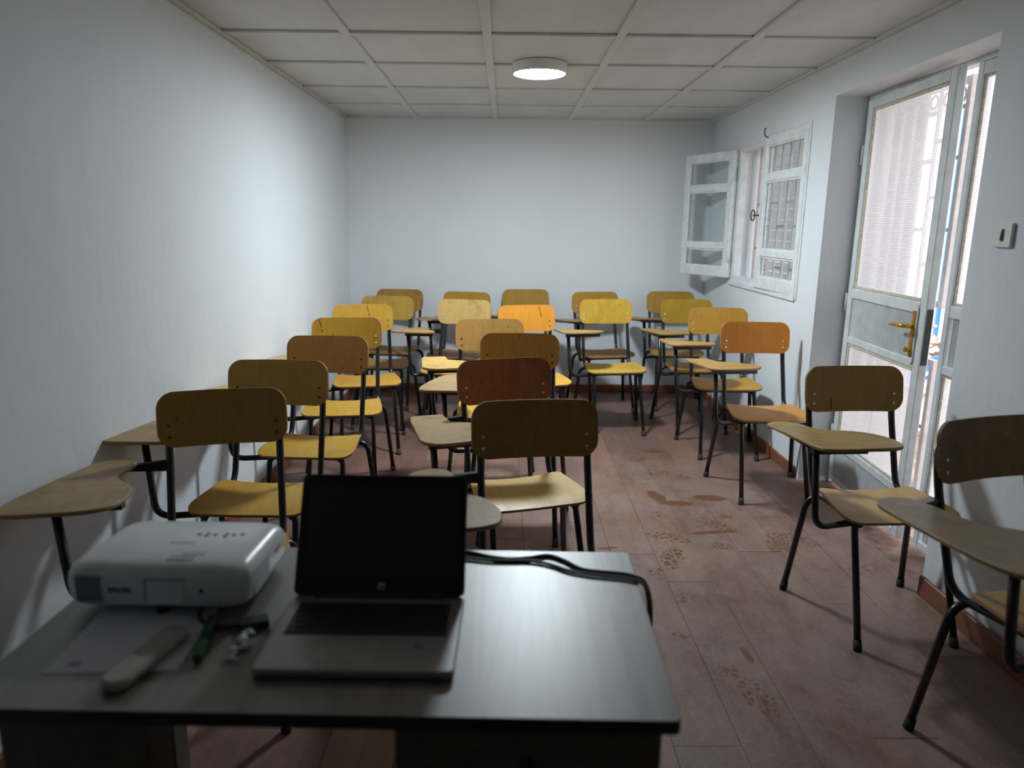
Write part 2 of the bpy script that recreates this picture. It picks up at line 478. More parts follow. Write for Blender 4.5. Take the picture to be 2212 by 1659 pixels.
# ------------------------------------------------------------------ mesh builder
class MB:
    def __init__(self):
        self.v, self.f, self.mi, self.sm = [], [], [], []

    def face(self, idx, mat=0, smooth=False):
        self.f.append(idx)
        self.mi.append(mat)
        self.sm.append(smooth)

    def box(self, x0, y0, z0, x1, y1, z1, bev=0.0, mat=0):
        """box, with chamfered vertical and horizontal edges when bev > 0"""
        n = len(self.v)
        if bev <= 0:
            self.v += [(x0, y0, z0), (x1, y0, z0), (x1, y1, z0), (x0, y1, z0), (x0, y0, z1), (x1, y0, z1), (x1, y1, z1), (x0, y1, z1)]
            for q in ((0, 3, 2, 1), (4, 5, 6, 7), (0, 1, 5, 4), (1, 2, 6, 5), (2, 3, 7, 6), (3, 0, 4, 7)):
                self.face([n + i for i in q], mat)
            return self
        b = min(bev, (x1 - x0) / 2.01, (y1 - y0) / 2.01, (z1 - z0) / 2.01)
        ids = {}
        for sx in (0, 1):
            for syy in (0, 1):
                for sz in (0, 1):
                    X, Y, Z = (x0, x1)[sx], (y0, y1)[syy], (z0, z1)[sz]
                    dx, dy, dz = (b, -b)[sx], (b, -b)[syy], (b, -b)[sz]
                    for ax, p in (('x', (X, Y + dy, Z + dz)), ('y', (X + dx, Y, Z + dz)), ('z', (X + dx, Y + dy, Z))):
                        ids[(sx, syy, sz, ax)] = len(self.v)
                        self.v.append(p)
        g = lambda a, b_, c, ax: ids[(a, b_, c, ax)]
        for s in (0, 1):
            q = [g(s, 0, 0, 'x'), g(s, 1, 0, 'x'), g(s, 1, 1, 'x'), g(s, 0, 1, 'x')]
            self.face(q if s else q[::-1], mat)
            q = [g(0, s, 0, 'y'), g(1, s, 0, 'y'), g(1, s, 1, 'y'), g(0, s, 1, 'y')]
            self.face(q[::-1] if s else q, mat)
            q = [g(0, 0, s, 'z'), g(1, 0, s, 'z'), g(1, 1, s, 'z'), g(0, 1, s, 'z')]
            self.face(q if s else q[::-1], mat)
        for a in (0, 1):
            for c in (0, 1):
                q = [g(a, c, 0, 'x'), g(a, c, 1, 'x'), g(a, c, 1, 'y'), g(a, c, 0, 'y')]
                self.face(q, mat)
                q = [g(a, 0, c, 'x'), g(a, 1, c, 'x'), g(a, 1, c, 'z'), g(a, 0, c, 'z')]
                self.face(q, mat)
                q = [g(0, a, c, 'y'), g(1, a, c, 'y'), g(1, a, c, 'z'), g(0, a, c, 'z')]
                self.face(q, mat)
        for a in (0, 1):
            for c in (0, 1):
                for d in (0, 1):
                    self.face([g(a, c, d, 'x'), g(a, c, d, 'y'), g(a, c, d, 'z')], mat)
        return self

    def tube(self, pts, r, seg=10, cap=True, mat=0, closed=False):
        pts = [Vector(p) for p in pts]
        rs = r if isinstance(r, (list, tuple)) else [r] * len(pts)
        N = len(pts)
        tans = []
        for i in range(N):
            if closed:
                d = pts[(i + 1) % N] - pts[i - 1]
            else:
                d = pts[min(i + 1, N - 1)] - pts[max(i - 1, 0)]
            tans.append(d.normalized())
        nrm = tans[0].orthogonal().normalized()
        base = len(self.v)
        for i in range(N):
            nrm = (nrm - tans[i] * nrm.dot(tans[i]))
            nrm = nrm.normalized() if nrm.length > 1e-6 else tans[i].orthogonal().normalized()
            bi = tans[i].cross(nrm)
            for k in range(seg):
                a = 2 * math.pi * k / seg
                self.v.append(tuple(pts[i] + (nrm * math.cos(a) + bi * math.sin(a)) * rs[i]))
        for i in range(N if closed else N - 1):
            j = (i + 1) % N
            for k in range(seg):
                k2 = (k + 1) % seg
                self.face([base + i * seg + k, base + i * seg + k2, base + j * seg + k2, base + j * seg + k], mat, True)
        if cap and not closed:
            self.face([base + k for k in range(seg)][::-1], mat)
            self.face([base + (N - 1) * seg + k for k in range(seg)], mat)
        return self

    def lathe(self, prof, seg=32, c=(0, 0, 0), mat=0, smooth=True):
        base = len(self.v)
        for (r, z) in prof:
            for k in range(seg):
                a = 2 * math.pi * k / seg
                self.v.append((c[0] + r * math.cos(a), c[1] + r * math.sin(a), c[2] + z))
        for i in range(len(prof) - 1):
            for k in range(seg):
                k2 = (k + 1) % seg
                self.face([base + i * seg + k, base + i * seg + k2, base + (i + 1) * seg + k2, base + (i + 1) * seg + k], mat, smooth)
        return self

    def prism(self, poly, z0, z1, bev=0.0, mtop=0, mside=0, zf=None):
        """extrude a plan outline (counter-clockwise)"""
        n = len(poly)

        def inset(d):
            out = []
            for i in range(n):
                p0, p1, p2 = Vector(poly[i - 1]), Vector(poly[i]), Vector(poly[(i + 1) % n])
                t = (p2 - p0)
                t = t.normalized() if t.length > 1e-9 else Vector((1, 0))
                out.append((p1.x - t.y * d, p1.y + t.x * d))
            return out
        rings = [(poly, z0, 0)]
        if bev > 0:
            ins = inset(bev)
            rings = [(ins, z0), (poly, z0 + bev), (poly, z1 - bev), (ins, z1)]
        else:
            rings = [(poly, z0), (poly, z1)]
        base = len(self.v)
        for (pl, z) in rings:
            for p in pl:
                zz = z + (zf(p[0], p[1]) if zf else 0)
                self.v.append((p[0], p[1], zz))
        for i in range(len(rings) - 1):
            for k in range(n):
                k2 = (k + 1) % n
                self.face([base + i * n + k, base + i * n + k2, base + (i + 1) * n + k2, base + (i + 1) * n + k], mside)
        # caps on separate vertices for clean shading
        b2 = len(self.v)
        self.v += [self.v[base + (len(rings) - 1) * n + k] for k in range(n)]
        self.face([b2 + k for k in range(n)], mtop)
        b3 = len(self.v)
        self.v += [self.v[base + k] for k in range(n)]
        self.face([b3 + k for k in range(n)][::-1], mtop)
        return self

    def slab(self, cols, rows, fn, th, mface=0, medge=1):
        """curved plywood: cols x rows grid of fn(i,j) -> (point, normal); th thick"""
        A = [[fn(i, j) for j in range(rows)] for i in range(cols)]
        b = len(self.v)
        for s in (1, -1):
            for i in range(cols):
                for j in range(rows):
                    p, nn = A[i][j]
                    self.v.append(tuple(Vector(p) + Vector(nn) * th * 0.5 * s))
        K = cols * rows
        for i in range(cols - 1):
            for j in range(rows - 1):
                q = [b + i * rows + j, b + (i + 1) * rows + j, b + (i + 1) * rows + j + 1, b + i * rows + j + 1]
                self.face(q, mface, True)
                self.face([x + K for x in q][::-1], mface, True)
        loop = [(i, 0) for i in range(cols)] + [(cols - 1, j) for j in range(1, rows)] + \
               [(i, rows - 1) for i in range(cols - 2, -1, -1)] + [(0, j) for j in range(rows - 2, 0, -1)]
        e = len(self.v)
        L = len(loop)
        for s in (0, 1):
            for (i, j) in loop:
                self.v.append(self.v[b + s * K + i * rows + j])
        for k in range(L):
            k2 = (k + 1) % L
            self.face([e + k, e + L + k, e + L + k2, e + k2], medge)
        return self

    def mesh(self, name, mats):
        me = bpy.data.meshes.new(name)
        me.from_pydata([tuple(p) for p in self.v], [], self.f)
        for m in mats:
            me.materials.append(m)
        me.polygons.foreach_set('material_index', self.mi)
        me.polygons.foreach_set('use_smooth', self.sm)
        me.update()
        import bmesh
        bm = bmesh.new()
        bm.from_mesh(me)
        bmesh.ops.recalc_face_normals(bm, faces=bm.faces)
        bm.to_mesh(me)
        bm.free()
        return me

    def build(self, name, mats, parent=None, loc=(0, 0, 0), rot=(0, 0, 0)):
        mats = mats if isinstance(mats, (list, tuple)) else [mats]
        return link(name, self.mesh(name, mats), parent, loc, rot)


def link(name, data, parent=None, loc=(0, 0, 0), rot=(0, 0, 0)):
    o = bpy.data.objects.new(name, data)
    COL.objects.link(o)
    o.location = loc
    o.rotation_euler = rot
    if parent is not None:
        o.parent = parent
    return o


def thing(name, label, cat, loc=(0, 0, 0), rz=0, group=None):
    o = link(name, None, None, loc, (0, 0, rz))
    o.empty_display_size = 0.1
    tag(o, label, cat, group)
    return o


def tag(o, label=None, cat=None, group=None, kind=None):
    if label:
        o['label'] = label
    if cat:
        o['category'] = cat
    if group:
        o['group'] = group
    if kind:
        o['kind'] = kind
    return o


def struct(o):
    o['kind'] = 'structure'
    return o


def bezier_round(pts, r, n=6):
    """polyline with rounded inner corners"""
    pts = [Vector(p) for p in pts]
    rr = r if isinstance(r, (list, tuple)) else [r] * len(pts)
    out = [pts[0]]
    for i in range(1, len(pts) - 1):
        p0, p1, p2 = pts[i - 1], pts[i], pts[i + 1]
        a, b = (p0 - p1), (p2 - p1)
        d = min(rr[i], a.length * 0.48, b.length * 0.48)
        s, e = p1 + a.normalized() * d, p1 + b.normalized() * d
        for k in range(n + 1):
            t = k / n
            out.append(s * (1 - t) ** 2 + p1 * 2 * t * (1 - t) + e * t * t)
    out.append(pts[-1])
    return out


def spline(pts, n=8, closed=False):
    P = [Vector(p) for p in pts]
    out = []
    N = len(P)
    rng = range(N) if closed else range(N - 1)
    for i in rng:
        p1, p2 = P[i], P[(i + 1) % N]
        p0 = P[i - 1] if (closed or i > 0) else p1
        p3 = P[(i + 2) % N] if (closed or i + 2 < N) else p2
        for k in range(n):
            t = k / n
            out.append(0.5 * (2 * p1 + (p2 - p0) * t + (2 * p0 - 5 * p1 + 4 * p2 - p3) * t * t + (3 * p1 - p0 - 3 * p2 + p3) * t ** 3))
    if not closed:
        out.append(P[-1])
    return out


def round_rect(w, h, r, n=6):
    out = []
    for cx, cyy, a0 in ((w / 2 - r, -h / 2 + r, -90), (w / 2 - r, h / 2 - r, 0), (-w / 2 + r, h / 2 - r, 90), (-w / 2 + r, -h / 2 + r, 180)):
        for k in range(n + 1):
            a = math.radians(a0 + 90 * k / n)
            out.append((cx + r * math.cos(a), cyy + r * math.sin(a)))
    return out


# ------------------------------------------------------------------ room shell
WT = 0.24            # wall thickness
DY0, DY1, DZ = 2.695, 3.978, 2.13          # door opening
WY0, WY1, WZ0, WZ1 = 4.285, 5.53, 1.06, 2.02   # window opening

struct(MB().box(XL - WT, YF - WT, -0.05, XL, YB + WT, ZC + 0.1).build('wall_left', M_WALL))
struct(MB().box(XL, YB, -0.05, XR, YB + WT, ZC + 0.1).build('wall_back', M_WALL))
struct(MB().box(XL, YF - WT, -0.05, XR, YF, ZC + 0.1).build('wall_front', M_WALL))
b = MB()
x0, x1 = XR, XR + WT
T = ZC + 0.1
b.box(x0, YF - WT, -0.05, x1, DY0, T)
b.box(x0, DY0, DZ, x1, DY1, T)
b.box(x0, DY1, -0.05, x1, WY0, T)
b.box(x0, WY0, -0.05, x1, WY1, WZ0)
b.box(x0, WY0, WZ1, x1, WY1, T)
b.box(x0, WY1, -0.05, x1, YB + WT, T)
struct(b.build('wall_right', M_WALL))

# floor: one object with every plank as a part
floor = struct(MB().box(XL - WT, YF - WT, -0.14, XR + WT, YB + WT, -0.014).build('floor', M_SUBFLOOR))
PW = 0.1975
xs = 0.4905 - PW * 10
col_i = 0
fixed = {0.4905: 1.766, 0.688: 2.733, 1.083: 3.02, 0.8855: 1.35, -0.2995: 1.6}
while xs < XR:
    xa, xb = max(xs, XL), min(xs + PW, XR)
    if xb - xa > 0.01:
        L = 1.22
        st = YF - rnd.random() * L
        for fx, fy in fixed.items():
            if abs(fx - xs) < 0.01:
                st = fy - math.ceil((fy - YF) / L) * L
        y = st
        while y < YB:
            ya, yb = max(y, YF), min(y + L, YB)
            if yb - ya > 0.03:
                dz = rnd.uniform(-0.0008, 0.0008)
                bb = MB().box(-(xb - xa) / 2 + 0.0004, -(yb - ya) / 2 + 0.0005, -0.014, (xb - xa) / 2 - 0.0004, (yb - ya) / 2 - 0.0005, 0.0 + dz, 0.0009)
                bb.build('plank', M_FLOOR, floor, ((xa + xb) / 2, (ya + yb) / 2, 0))
            y += L
    xs += PW
# doorway sill boards inside the recess
MB().box(XR, DY0 + 0.001, -0.014, XR + WT, DY1 - 0.001, -0.003).build('sill_board', plain('worn_door_sill', (0.20, 0.12, 0.09), 0.8, noise=0.3, nscale=12), floor)

# ceiling: panels and cover battens
ceil = struct(MB().box(XL - WT, YF - WT, ZC + 0.012, XR + WT + 0.25, YB + WT, ZC + 0.2).build('ceiling', M_CEIL))
CX = [XL, -0.742, -0.09, 0.529, 1.158, XR]
CY = [YF, -2.92, -2.27, -1.62, -0.97, -0.32, 0.33, 0.98, 1.63, 2.28, 2.93, 3.573, 4.211, 4.922, 5.58, YB]
for i in range(5):
    for j in range(len(CY) - 1):
        dz = rnd.uniform(0, 0.003)
        MB().box(CX[i] + 0.002, CY[j] + 0.002, ZC + dz, CX[i + 1] - 0.002, CY[j + 1] - 0.002, ZC + 0.012).build('ceiling_panel', M_CEIL, ceil)


def batten(x0, y0, x1, y1, d=0.011):
    MB().box(x0, y0, ZC - d, x1, y1, ZC + 0.004, 0.004).build('batten', M_CEIL, ceil)


for x in CX[1:-1]:
    batten(x - 0.021, YF, x + 0.021, YB, 0.012)
for y in CY[1:-1]:
    for i in range(5):
        batten(CX[i] + (0.021 if i else 0.03), y - 0.019, CX[i + 1] - (0.021 if i < 4 else 0.03), y + 0.019)
batten(XL, YF, XL + 0.03, YB, 0.013)
batten(XR - 0.03, YF, XR, YB, 0.013)
batten(XL + 0.03, YB - 0.03, XR - 0.03, YB, 0.010)

# baseboards
BH = 0.068
struct(MB().box(XL, YF, 0, XL + 0.016, YB, BH, 0.004).build('baseboard_left', M_BASE))
struct(MB().box(XL + 0.016, YB - 0.014, 0, XR - 0.016, YB, BH, 0.004).build('baseboard_back', M_BASE))
struct(MB().box(XR - 0.016, DY1 + 0.045, 0, XR, YB, BH, 0.004).build('baseboard_right', M_BASE))
o = MB().box(-0.018, 0, 0, 0, 2.7, BH + 0.012, 0.004).build('baseboard_right', M_BASE, None, (XR - 0.001, DY0 - 2.745, 0), (0, 0, math.radians(0.55)))
struct(o)
# dirt where the plaster ends at the far door jamb
# ------------------------------------------------------------------ window_1
win = struct(link('window_1', None, None, (XR, 0, 0)))
FR = 0.045   # frame section
b = MB()
b.box(0.002, WY0 - 0.004, WZ0 - 0.004, 0.06, WY0 + FR, WZ1 + 0.004, 0.004)
b.box(0.002, WY1 - FR, WZ0 - 0.004, 0.06, WY1 + 0.004, WZ1 + 0.004, 0.004)
b.box(0.002, WY0 + FR, WZ0 - 0.004, 0.06, WY1 - FR, WZ0 + FR * 0.7, 0.004)
b.box(0.002, WY0 + FR, WZ1 - FR * 0.7, 0.06, WY1 - FR, WZ1 + 0.004, 0.004)
b.build('window_frame', M_WHITE, win)
# narrow architrave strip around the opening
b = MB()
b.box(-0.006, WY0 - 0.040, WZ0 - 0.03, 0.0, WY0, WZ1 + 0.03, 0.002)
b.box(-0.006, WY0, WZ1, 0.0, WY1, WZ1 + 0.03, 0.002)
b.box(-0.014, WY0 - 0.02, WZ0 - 0.04, 0.0, WY1 + 0.02, WZ0 - 0.005, 0.003)
b.build('architrave', M_WHITE, win)


def leaf(width, z0, z1, parent, loc, rz, flip):
    """casement leaf: built along local +X from its hinge; three panes"""
    lf = link('casement', None, parent, loc, (0, 0, rz))
    t, s = 0.040, 0.057
    H = z1 - z0
    r1, r2_ = z0 + 0.078, z1 - 0.062
    m1, m2 = z0 + 0.235, z1 - 0.265       # glazing bars
    b = MB()
    b.box(0, -t / 2, z0, s, t / 2, z1, 0.005)
    b.box(width - s, -t / 2, z0, width, t / 2, z1, 0.005)
    b.box(s, -t / 2, z0, width - s, t / 2, r1, 0.005)
    b.box(s, -t / 2, r2_, width - s, t / 2, z1, 0.005)
    b.box(s, -t / 2, m1 - 0.024, width - s, t / 2, m1 + 0.024, 0.005)
    b.box(s, -t / 2, m2 - 0.024, width - s, t / 2, m2 + 0.024, 0.005)
    b.build('sash', M_WHITE, lf)
    for (a, c) in ((r1, m1 - 0.024), (m1 + 0.024, m2 - 0.024), (m2 + 0.024, r2_)):
        MB().box(s - 0.005, -0.002, a - 0.005, width - s + 0.005, 0.002, c + 0.005).build('pane', M_GLASS, lf)
        pb = MB()
        for yy in (-1, 1):
            ys = yy * 0.006
            pb.box(s, min(ys, ys + yy * 0.007), a, s + 0.009, max(ys, ys + yy * 0.007), c)
            pb.box(width - s - 0.009, min(ys, ys + yy * 0.007), a, width - s, max(ys, ys + yy * 0.007), c)
            pb.box(s, min(ys, ys + yy * 0.007), a, width - s, max(ys, ys + yy * 0.007), a + 0.009)
            pb.box(s, min(ys, ys + yy * 0.007), c - 0.009, width - s, max(ys, ys + yy * 0.007), c)
        pb.build('glazing_bead', M_WHITE, lf)
    for zz in (z0 + 0.16, z1 - 0.17):
        hb = MB().tube([(-0.008, flip * 0.02, zz - 0.045), (-0.008, flip * 0.02, zz + 0.045)], 0.007, 8)
        hb.build('hinge', M_WHITE, lf)
    return lf


# near leaf (almost closed) hinged at the near side; far leaf swung wide into the room
near_leaf = leaf(0.660, WZ0 - 0.01, WZ1 + 0.012, win, (0.008, WY0 - 0.020, 0), math.radians(90 + 1.6), -1)
dx, dy = 1.500 - XR, 6.045 - 5.525
far_leaf = leaf(math.hypot(dx, dy), WZ0 + 0.01, WZ1 - 0.01, win, (-0.02, 5.525, 0), math.atan2(dy, dx), 1)
# latch on the near leaf's free edge
lb = MB()
lb.box(0.628, 0.020, 1.43, 0.645, 0.027, 1.62, 0.003)
lb.build('latch_plate', M_WHITE, near_leaf)
lb = MB()
lb.tube([(0.64, 0.026, 1.53), (0.655, 0.045, 1.53), (0.668, 0.055, 1.53)], 0.006, 8)
ring = [(0.672 + 0.004 * math.cos(a), 0.056 + 0.012 * math.cos(a), 1.53 + 0.035 * math.sin(a)) for a in [2 * math.pi * k / 16 for k in range(16)]]
lb.tube(ring, 0.005, 8, closed=True)
lb.build('latch_handle', M_DARKMETAL, near_leaf)
lb = MB().tube(bezier_round([(0.60, 0.022, WZ1 + 0.0), (0.60, 0.045, WZ1 + 0.012), (0.60, 0.05, WZ1 + 0.05), (0.60, 0.04, WZ1 + 0.06)], 0.02), 0.004, 8)
lb.build('hook', M_DARKMETAL, near_leaf)
# burglar bars in the recess
gx = 0.14
ys = [WY0 + 0.05 + 0.142 * k for k in range(9)]
for k, y in enumerate(ys):
    MB().box(gx, y - 0.008, WZ0, gx + 0.016, y + 0.008, WZ1).build('grille_bar', M_GRILLE, win)
for k in range(len(ys) - 1):
    for z in ((1.30, 1.62) if k % 2 else (1.18, 1.46, 1.80)):
        MB().box(gx + 0.002, ys[k] + 0.008, z - 0.007, gx + 0.014, ys[k + 1] - 0.008, z + 0.007).build('grille_link', M_GRILLE, win)

# louvred screen outside the window
lou = thing('slatted_screen', 'blue grey slatted screen standing outside behind the window grille', 'screen', (2.62, 6.6, 0))
for k in range(27):
    z = 0.30 + k * 0.098
    MB().box(-0.006, -1.9, -0.0483, 0.006, 1.9, 0.0483, 0.002).build('slat', M_SLAT, lou, (0, 0, z), (0, math.radians(-7), 0))
for y in (-1.6, -0.8, 0, 0.8, 1.6):
    MB().box(0.012, y - 0.02, 0, 0.05, y + 0.02, 2.95).build('post', M_SLAT, lou)

MB().box(-0.65, -2.45, 2.96, 0.08, 1.9, 2.98, 0.002).build('added_shade_sheet', M_SLAT, lou)  # unseen sheet, added to keep sky light off the slats and window recess

# ------------------------------------------------------------------ door_1 (glazed metal door, left ajar)
door = struct(link('door_1', None, None, (0, 0, 0)))
PX = 1.926
b = MB()
b.box(PX - 0.02, DY1 - 0.022, 0, PX + 0.035, DY1, DZ, 0.003)
b.box(PX - 0.02, DY0, DZ - 0.022, PX + 0.035, DY1 - 0.022, DZ, 0.003)
b.box(PX - 0.02, DY0, 0, PX + 0.035, DY0 + 0.03, DZ - 0.022, 0.003)
b.build('door_frame', M_DOORPAINT, door)
HX, HY = 1.917, 3.950
ang = math.atan2(3.143 - HY, 1.871 - HX)
LW = math.hypot(1.871 - HX, 3.143 - HY) + 0.028
lf = link('door_leaf', None, door, (HX, HY, 0), (0, 0, ang))
LT = 0.038


def leaf_frame(mbx, w, z0, z1, rails, st=0.055, t=LT):
    mbx.box(0, -t / 2, z0, st, t / 2, z1, 0.004)
    mbx.box(w - st, -t / 2, z0, w, t / 2, z1, 0.004)
    for (a, c) in rails:
        mbx.box(st, -t / 2, a, w - st, t / 2, c, 0.004)


RAILS = [(2.058, 2.104), (1.078, 1.132), (0.832, 0.870), (0.226, 0.268), (0.025, 0.055)]
b = MB()
leaf_frame(b, LW, 0.025, 2.104, RAILS)
b.build('frame', M_DOORPAINT, lf)


def patterned_pane(x0, z0, x1, z1, parent):
    mb = MB().box(x0, -0.0025, z0, x1, 0.0025, z1)
    mb.mi = [1] * 6
    mb.mi[2] = 0          # room-side face carries the pressed pattern
    return mb.build('pane', [M_FROST, M_PANEBACK], parent)


def ribbed(parent, xa, xb, za, zb, n):
    mb = MB()
    mb.box(xa, -0.006, za, xb, 0.006, zb)
    wv = (xb - xa) / n
    for k in range(n):
        x = xa + k * wv
        mb.box(x + wv * 0.2, -0.0115, za + 0.004, x + wv * 0.8, 0.0115, zb - 0.004, 0.003)
    return mb.build('ribbed_panel', M_DOORPAINT, parent)


def bead(parent, xa, xb, za, zb, wd=0.014, y=-1):
    mb = MB()
    yy0, yy1 = (-0.013, -0.004) if y < 0 else (0.004, 0.013)
    for (p, q, r_, s_) in ((xa, za, xa + wd, zb), (xb - wd, za, xb, zb), (xa + wd, za, xb - wd, za + wd), (xa + wd, zb - wd, xb - wd, zb)):
        mb.box(p, yy0, q, r_, yy1, s_, 0.003)
    return mb.build('putty_bead', M_PUTTY, parent)


for (za, zb) in ((1.132, 2.058), (0.268, 0.832)):
    patterned_pane(0.052, za - 0.003, LW - 0.052, zb + 0.003, lf)
    bead(lf, 0.055, LW - 0.055, za, zb, 0.016, -1)
ribbed(lf, 0.053, LW - 0.053, 0.868, 1.080, 44)
ribbed(lf, 0.053, LW - 0.053, 0.053, 0.228, 44)
# lock plates and lever handles (inside and outside)
pl = MB()
prof = round_rect(0.044, 0.27, 0.02, 5)
pl.v += [(LW - 0.075 + p[0], -LT / 2 - 0.008, 0.985 + p[1]) for p in prof] + [(LW - 0.075 + p[0], -LT / 2 + 0.001, 0.985 + p[1]) for p in prof]
n = len(prof)
pl.face(list(range(n)))
pl.face(list(range(n, 2 * n))[::-1])
for k in range(n):
    pl.face([k, (k + 1) % n, n + (k + 1) % n, n + k])
pl.build('lock_backing', M_DOORPAINT, lf)
hb = MB()
hb.box(LW - 0.090, -LT / 2 - 0.013, 0.880, LW - 0.062, -LT / 2 - 0.006, 1.092, 0.003)
hb.tube([(LW - 0.076, -LT / 2 - 0.01, 0.915), (LW - 0.076, -LT / 2 - 0.035, 0.915)], 0.012, 12)
hb.tube(bezier_round([(LW - 0.076, -LT / 2 - 0.01, 1.022), (LW - 0.076, -LT / 2 - 0.055, 1.022), (LW - 0.13, -LT / 2 - 0.058, 1.022), (LW - 0.21, -LT / 2 - 0.05, 1.012)], 0.02), [0.011] * 3 + [0.0105] * 12 + [0.0055], 10)
hb.build('door_handle', M_BRASS, lf)
hb = MB()
hb.tube(bezier_round([(LW - 0.076, LT / 2 + 0.0, 1.022), (LW - 0.076, LT / 2 + 0.055, 1.022), (LW - 0.16, LT / 2 + 0.058, 1.022)], 0.02), 0.010, 10)
hb.build('door_handle', plain('faded_handle', (0.62, 0.47, 0.38), 0.4), lf)
MB().box(LW - 0.001, -0.013, 0.855, LW + 0.002, 0.013, 1.105).build('lock_faceplate', M_DARKMETAL, lf)
for z in (0.3, 1.05, 1.83):
    MB().tube([(-0.008, -LT / 2, z - 0.05), (-0.008, -LT / 2, z + 0.05)], 0.009, 8).build('hinge', M_DOORPAINT, lf)

# fixed sidelight beside the door
sl = link('sidelight', None, door, (PX, 3.073, 0), (0, 0, -math.pi / 2))
SW = 3.073 - DY0 - 0.03
b = MB()
leaf_frame(b, SW, 0.02, DZ - 0.024, [(2.055, DZ - 0.024), (1.078, 1.132), (0.832, 0.870), (0.226, 0.268), (0.02, 0.055)], 0.038, 0.045)
b.build('frame', M_DOORPAINT, sl)
for (za, zb) in ((1.132, 2.055), (0.268, 0.832)):
    patterned_pane(0.037, za - 0.003, SW - 0.047, zb + 0.003, sl)
    bead(sl, 0.038, SW - 0.038, za, zb, 0.012, -1)
ribbed(sl, 0.048, SW - 0.048, 0.868, 1.080, 18)
ribbed(sl, 0.048, SW - 0.048, 0.053, 0.228, 18)

# ------------------------------------------------------------------ outside
gate = thing('security_gate', 'pale painted steel security gate of bars just outside the glass door', 'gate', (2.07, 3.432, 0))
gy0, gy1 = -0.085, 0.62      # local y
b = MB()
b.box(-0.015, gy0, 1.085, 0.015, gy0 + 0.03, 2.12, 0.003)
b.box(-0.015, gy0, -0.03, 0.015, gy0 + 0.03, 0.835, 0.003)
b.box(-0.015, gy0 + 0.03, 1.085, 0.015, gy1 - 0.03, 1.115, 0.003)
b.box(-0.015, gy0 + 0.03, 0.805, 0.015, gy1 - 0.03, 0.835, 0.003)
b.box(-0.015, gy1 - 0.03, -0.03, 0.015, gy1, 2.12, 0.003)
b.box(-0.015, gy0 + 0.03, 2.09, 0.015, gy1 - 0.03, 2.12, 0.003)
b.box(-0.015, gy0 + 0.03, 0.06, 0.015, gy1 - 0.03, 0.09, 0.003)
b.build('gate_frame', M_GATE, gate)
nb = 6
gs = (gy1 - gy0 - 0.06) / nb
ycol = [gy0 + 0.03 + gs * k for k in range(nb + 1)]
for k in range(1, nb):
    MB().box(-0.007, ycol[k] - 0.007, 0.09, 0.007, ycol[k] + 0.007, 2.09).build('gate_bar', M_GATE, gate)
for k in range(nb):
    for z in ((1.994, 1.772, 1.447, 0.494) if k % 2 == 0 else (1.86, 1.60, 1.28, 0.95, 0.65, 0.33)):
        MB().box(-0.006, ycol[k] + 0.007, z - 0.009, 0.006, ycol[k + 1] - 0.007, z + 0.009).build('gate_link', M_GATE, gate)
    c = (0, (ycol[k] + ycol[k + 1]) / 2, 2.047)
    ringp = [(0, c[1] + 0.03 * math.cos(2 * math.pi * q / 16), c[2] + 0.03 * math.sin(2 * math.pi * q / 16)) for q in range(16)]
    MB().tube(ringp, 0.006, 6, closed=True).build('gate_scroll', M_GATE, gate)

struct(MB().box(XR + WT, -6, -0.14, 16, 20, -0.03).build('ground', M_DIRT))
fen = thing('sheet_fence', 'tall white sheet metal fence with a blue upright across the yard', 'fence', (5.6, 8.0, -0.03))
for k in range(14):
    MB().box(-0.01, -4.2 + k * 0.6, 0.03, 0.01, -4.2 + (k + 1) * 0.6 - 0.004, 2.95, 0.002).build('sheet', M_FENCEW, fen)
for y in (1.115,):
    MB().box(-0.05, y - 0.030, 0, -0.012, y + 0.030, 2.92, 0.003).build('upright', M_BLUE, fen)
MB().box(-0.03, -4.2, 2.95, 0.03, 4.2, 3.05, 0.004).build('coping', M_TIMBER, fen)
sg = thing('blue_board', 'blue board with a white mark lying low outside the door gap', 'board', (4.25, 7.02, -0.03), math.radians(35))
MB().box(-0.35, -0.012, 0.0, 0.35, 0.012, 0.22, 0.003).build('panel', M_BLUE, sg)
MB().box(-0.05, -0.016, 0.04, 0.10, -0.012, 0.08).build('white_mark', M_FENCEW, sg)
pk = MB().box(-0.9, -0.07, 0, 0.9, 0.07, 0.04, 0.004).build('timber_plank', M_TIMBER, None, (3.55, 5.75, -0.03), (0, 0, math.radians(55)))
tag(pk, 'loose pale timber plank lying on the red dirt outside the door', 'plank')
# a heap of broken stone
hb = MB()
rr = random.Random(4)
for k in range(26):
    cx, cyy = rr.uniform(-0.5, 0.5), rr.uniform(-0.4, 0.4)
    s = rr.uniform(0.06, 0.13)
    hgt = max(0.0, 0.28 * (1 - math.hypot(cx / 0.6, cyy / 0.5)))
    nv = len(hb.v)
    for q in ((1, 0, 0), (-1, 0, 0), (0, 1, 0), (0, -1, 0), (0, 0, 1), (0, 0, -1)):
        hb.v.append((cx + q[0] * s * rr.uniform(0.7, 1.2), cyy + q[1] * s * rr.uniform(0.7, 1.2), max(0, hgt + s * 0.5 + q[2] * s * rr.uniform(0.5, 0.9))))
    for q in ((0, 2, 4), (2, 1, 4), (1, 3, 4), (3, 0, 4), (2, 0, 5), (1, 2, 5), (3, 1, 5), (0, 3, 5)):
        hb.face([nv + i for i in q])
o = hb.build('rubble_heap', M_RUBBLE, None, (4.75, 7.85, -0.03))
tag(o, 'heap of broken stone and rubble at the foot of the white fence', 'rubble', kind='stuff')

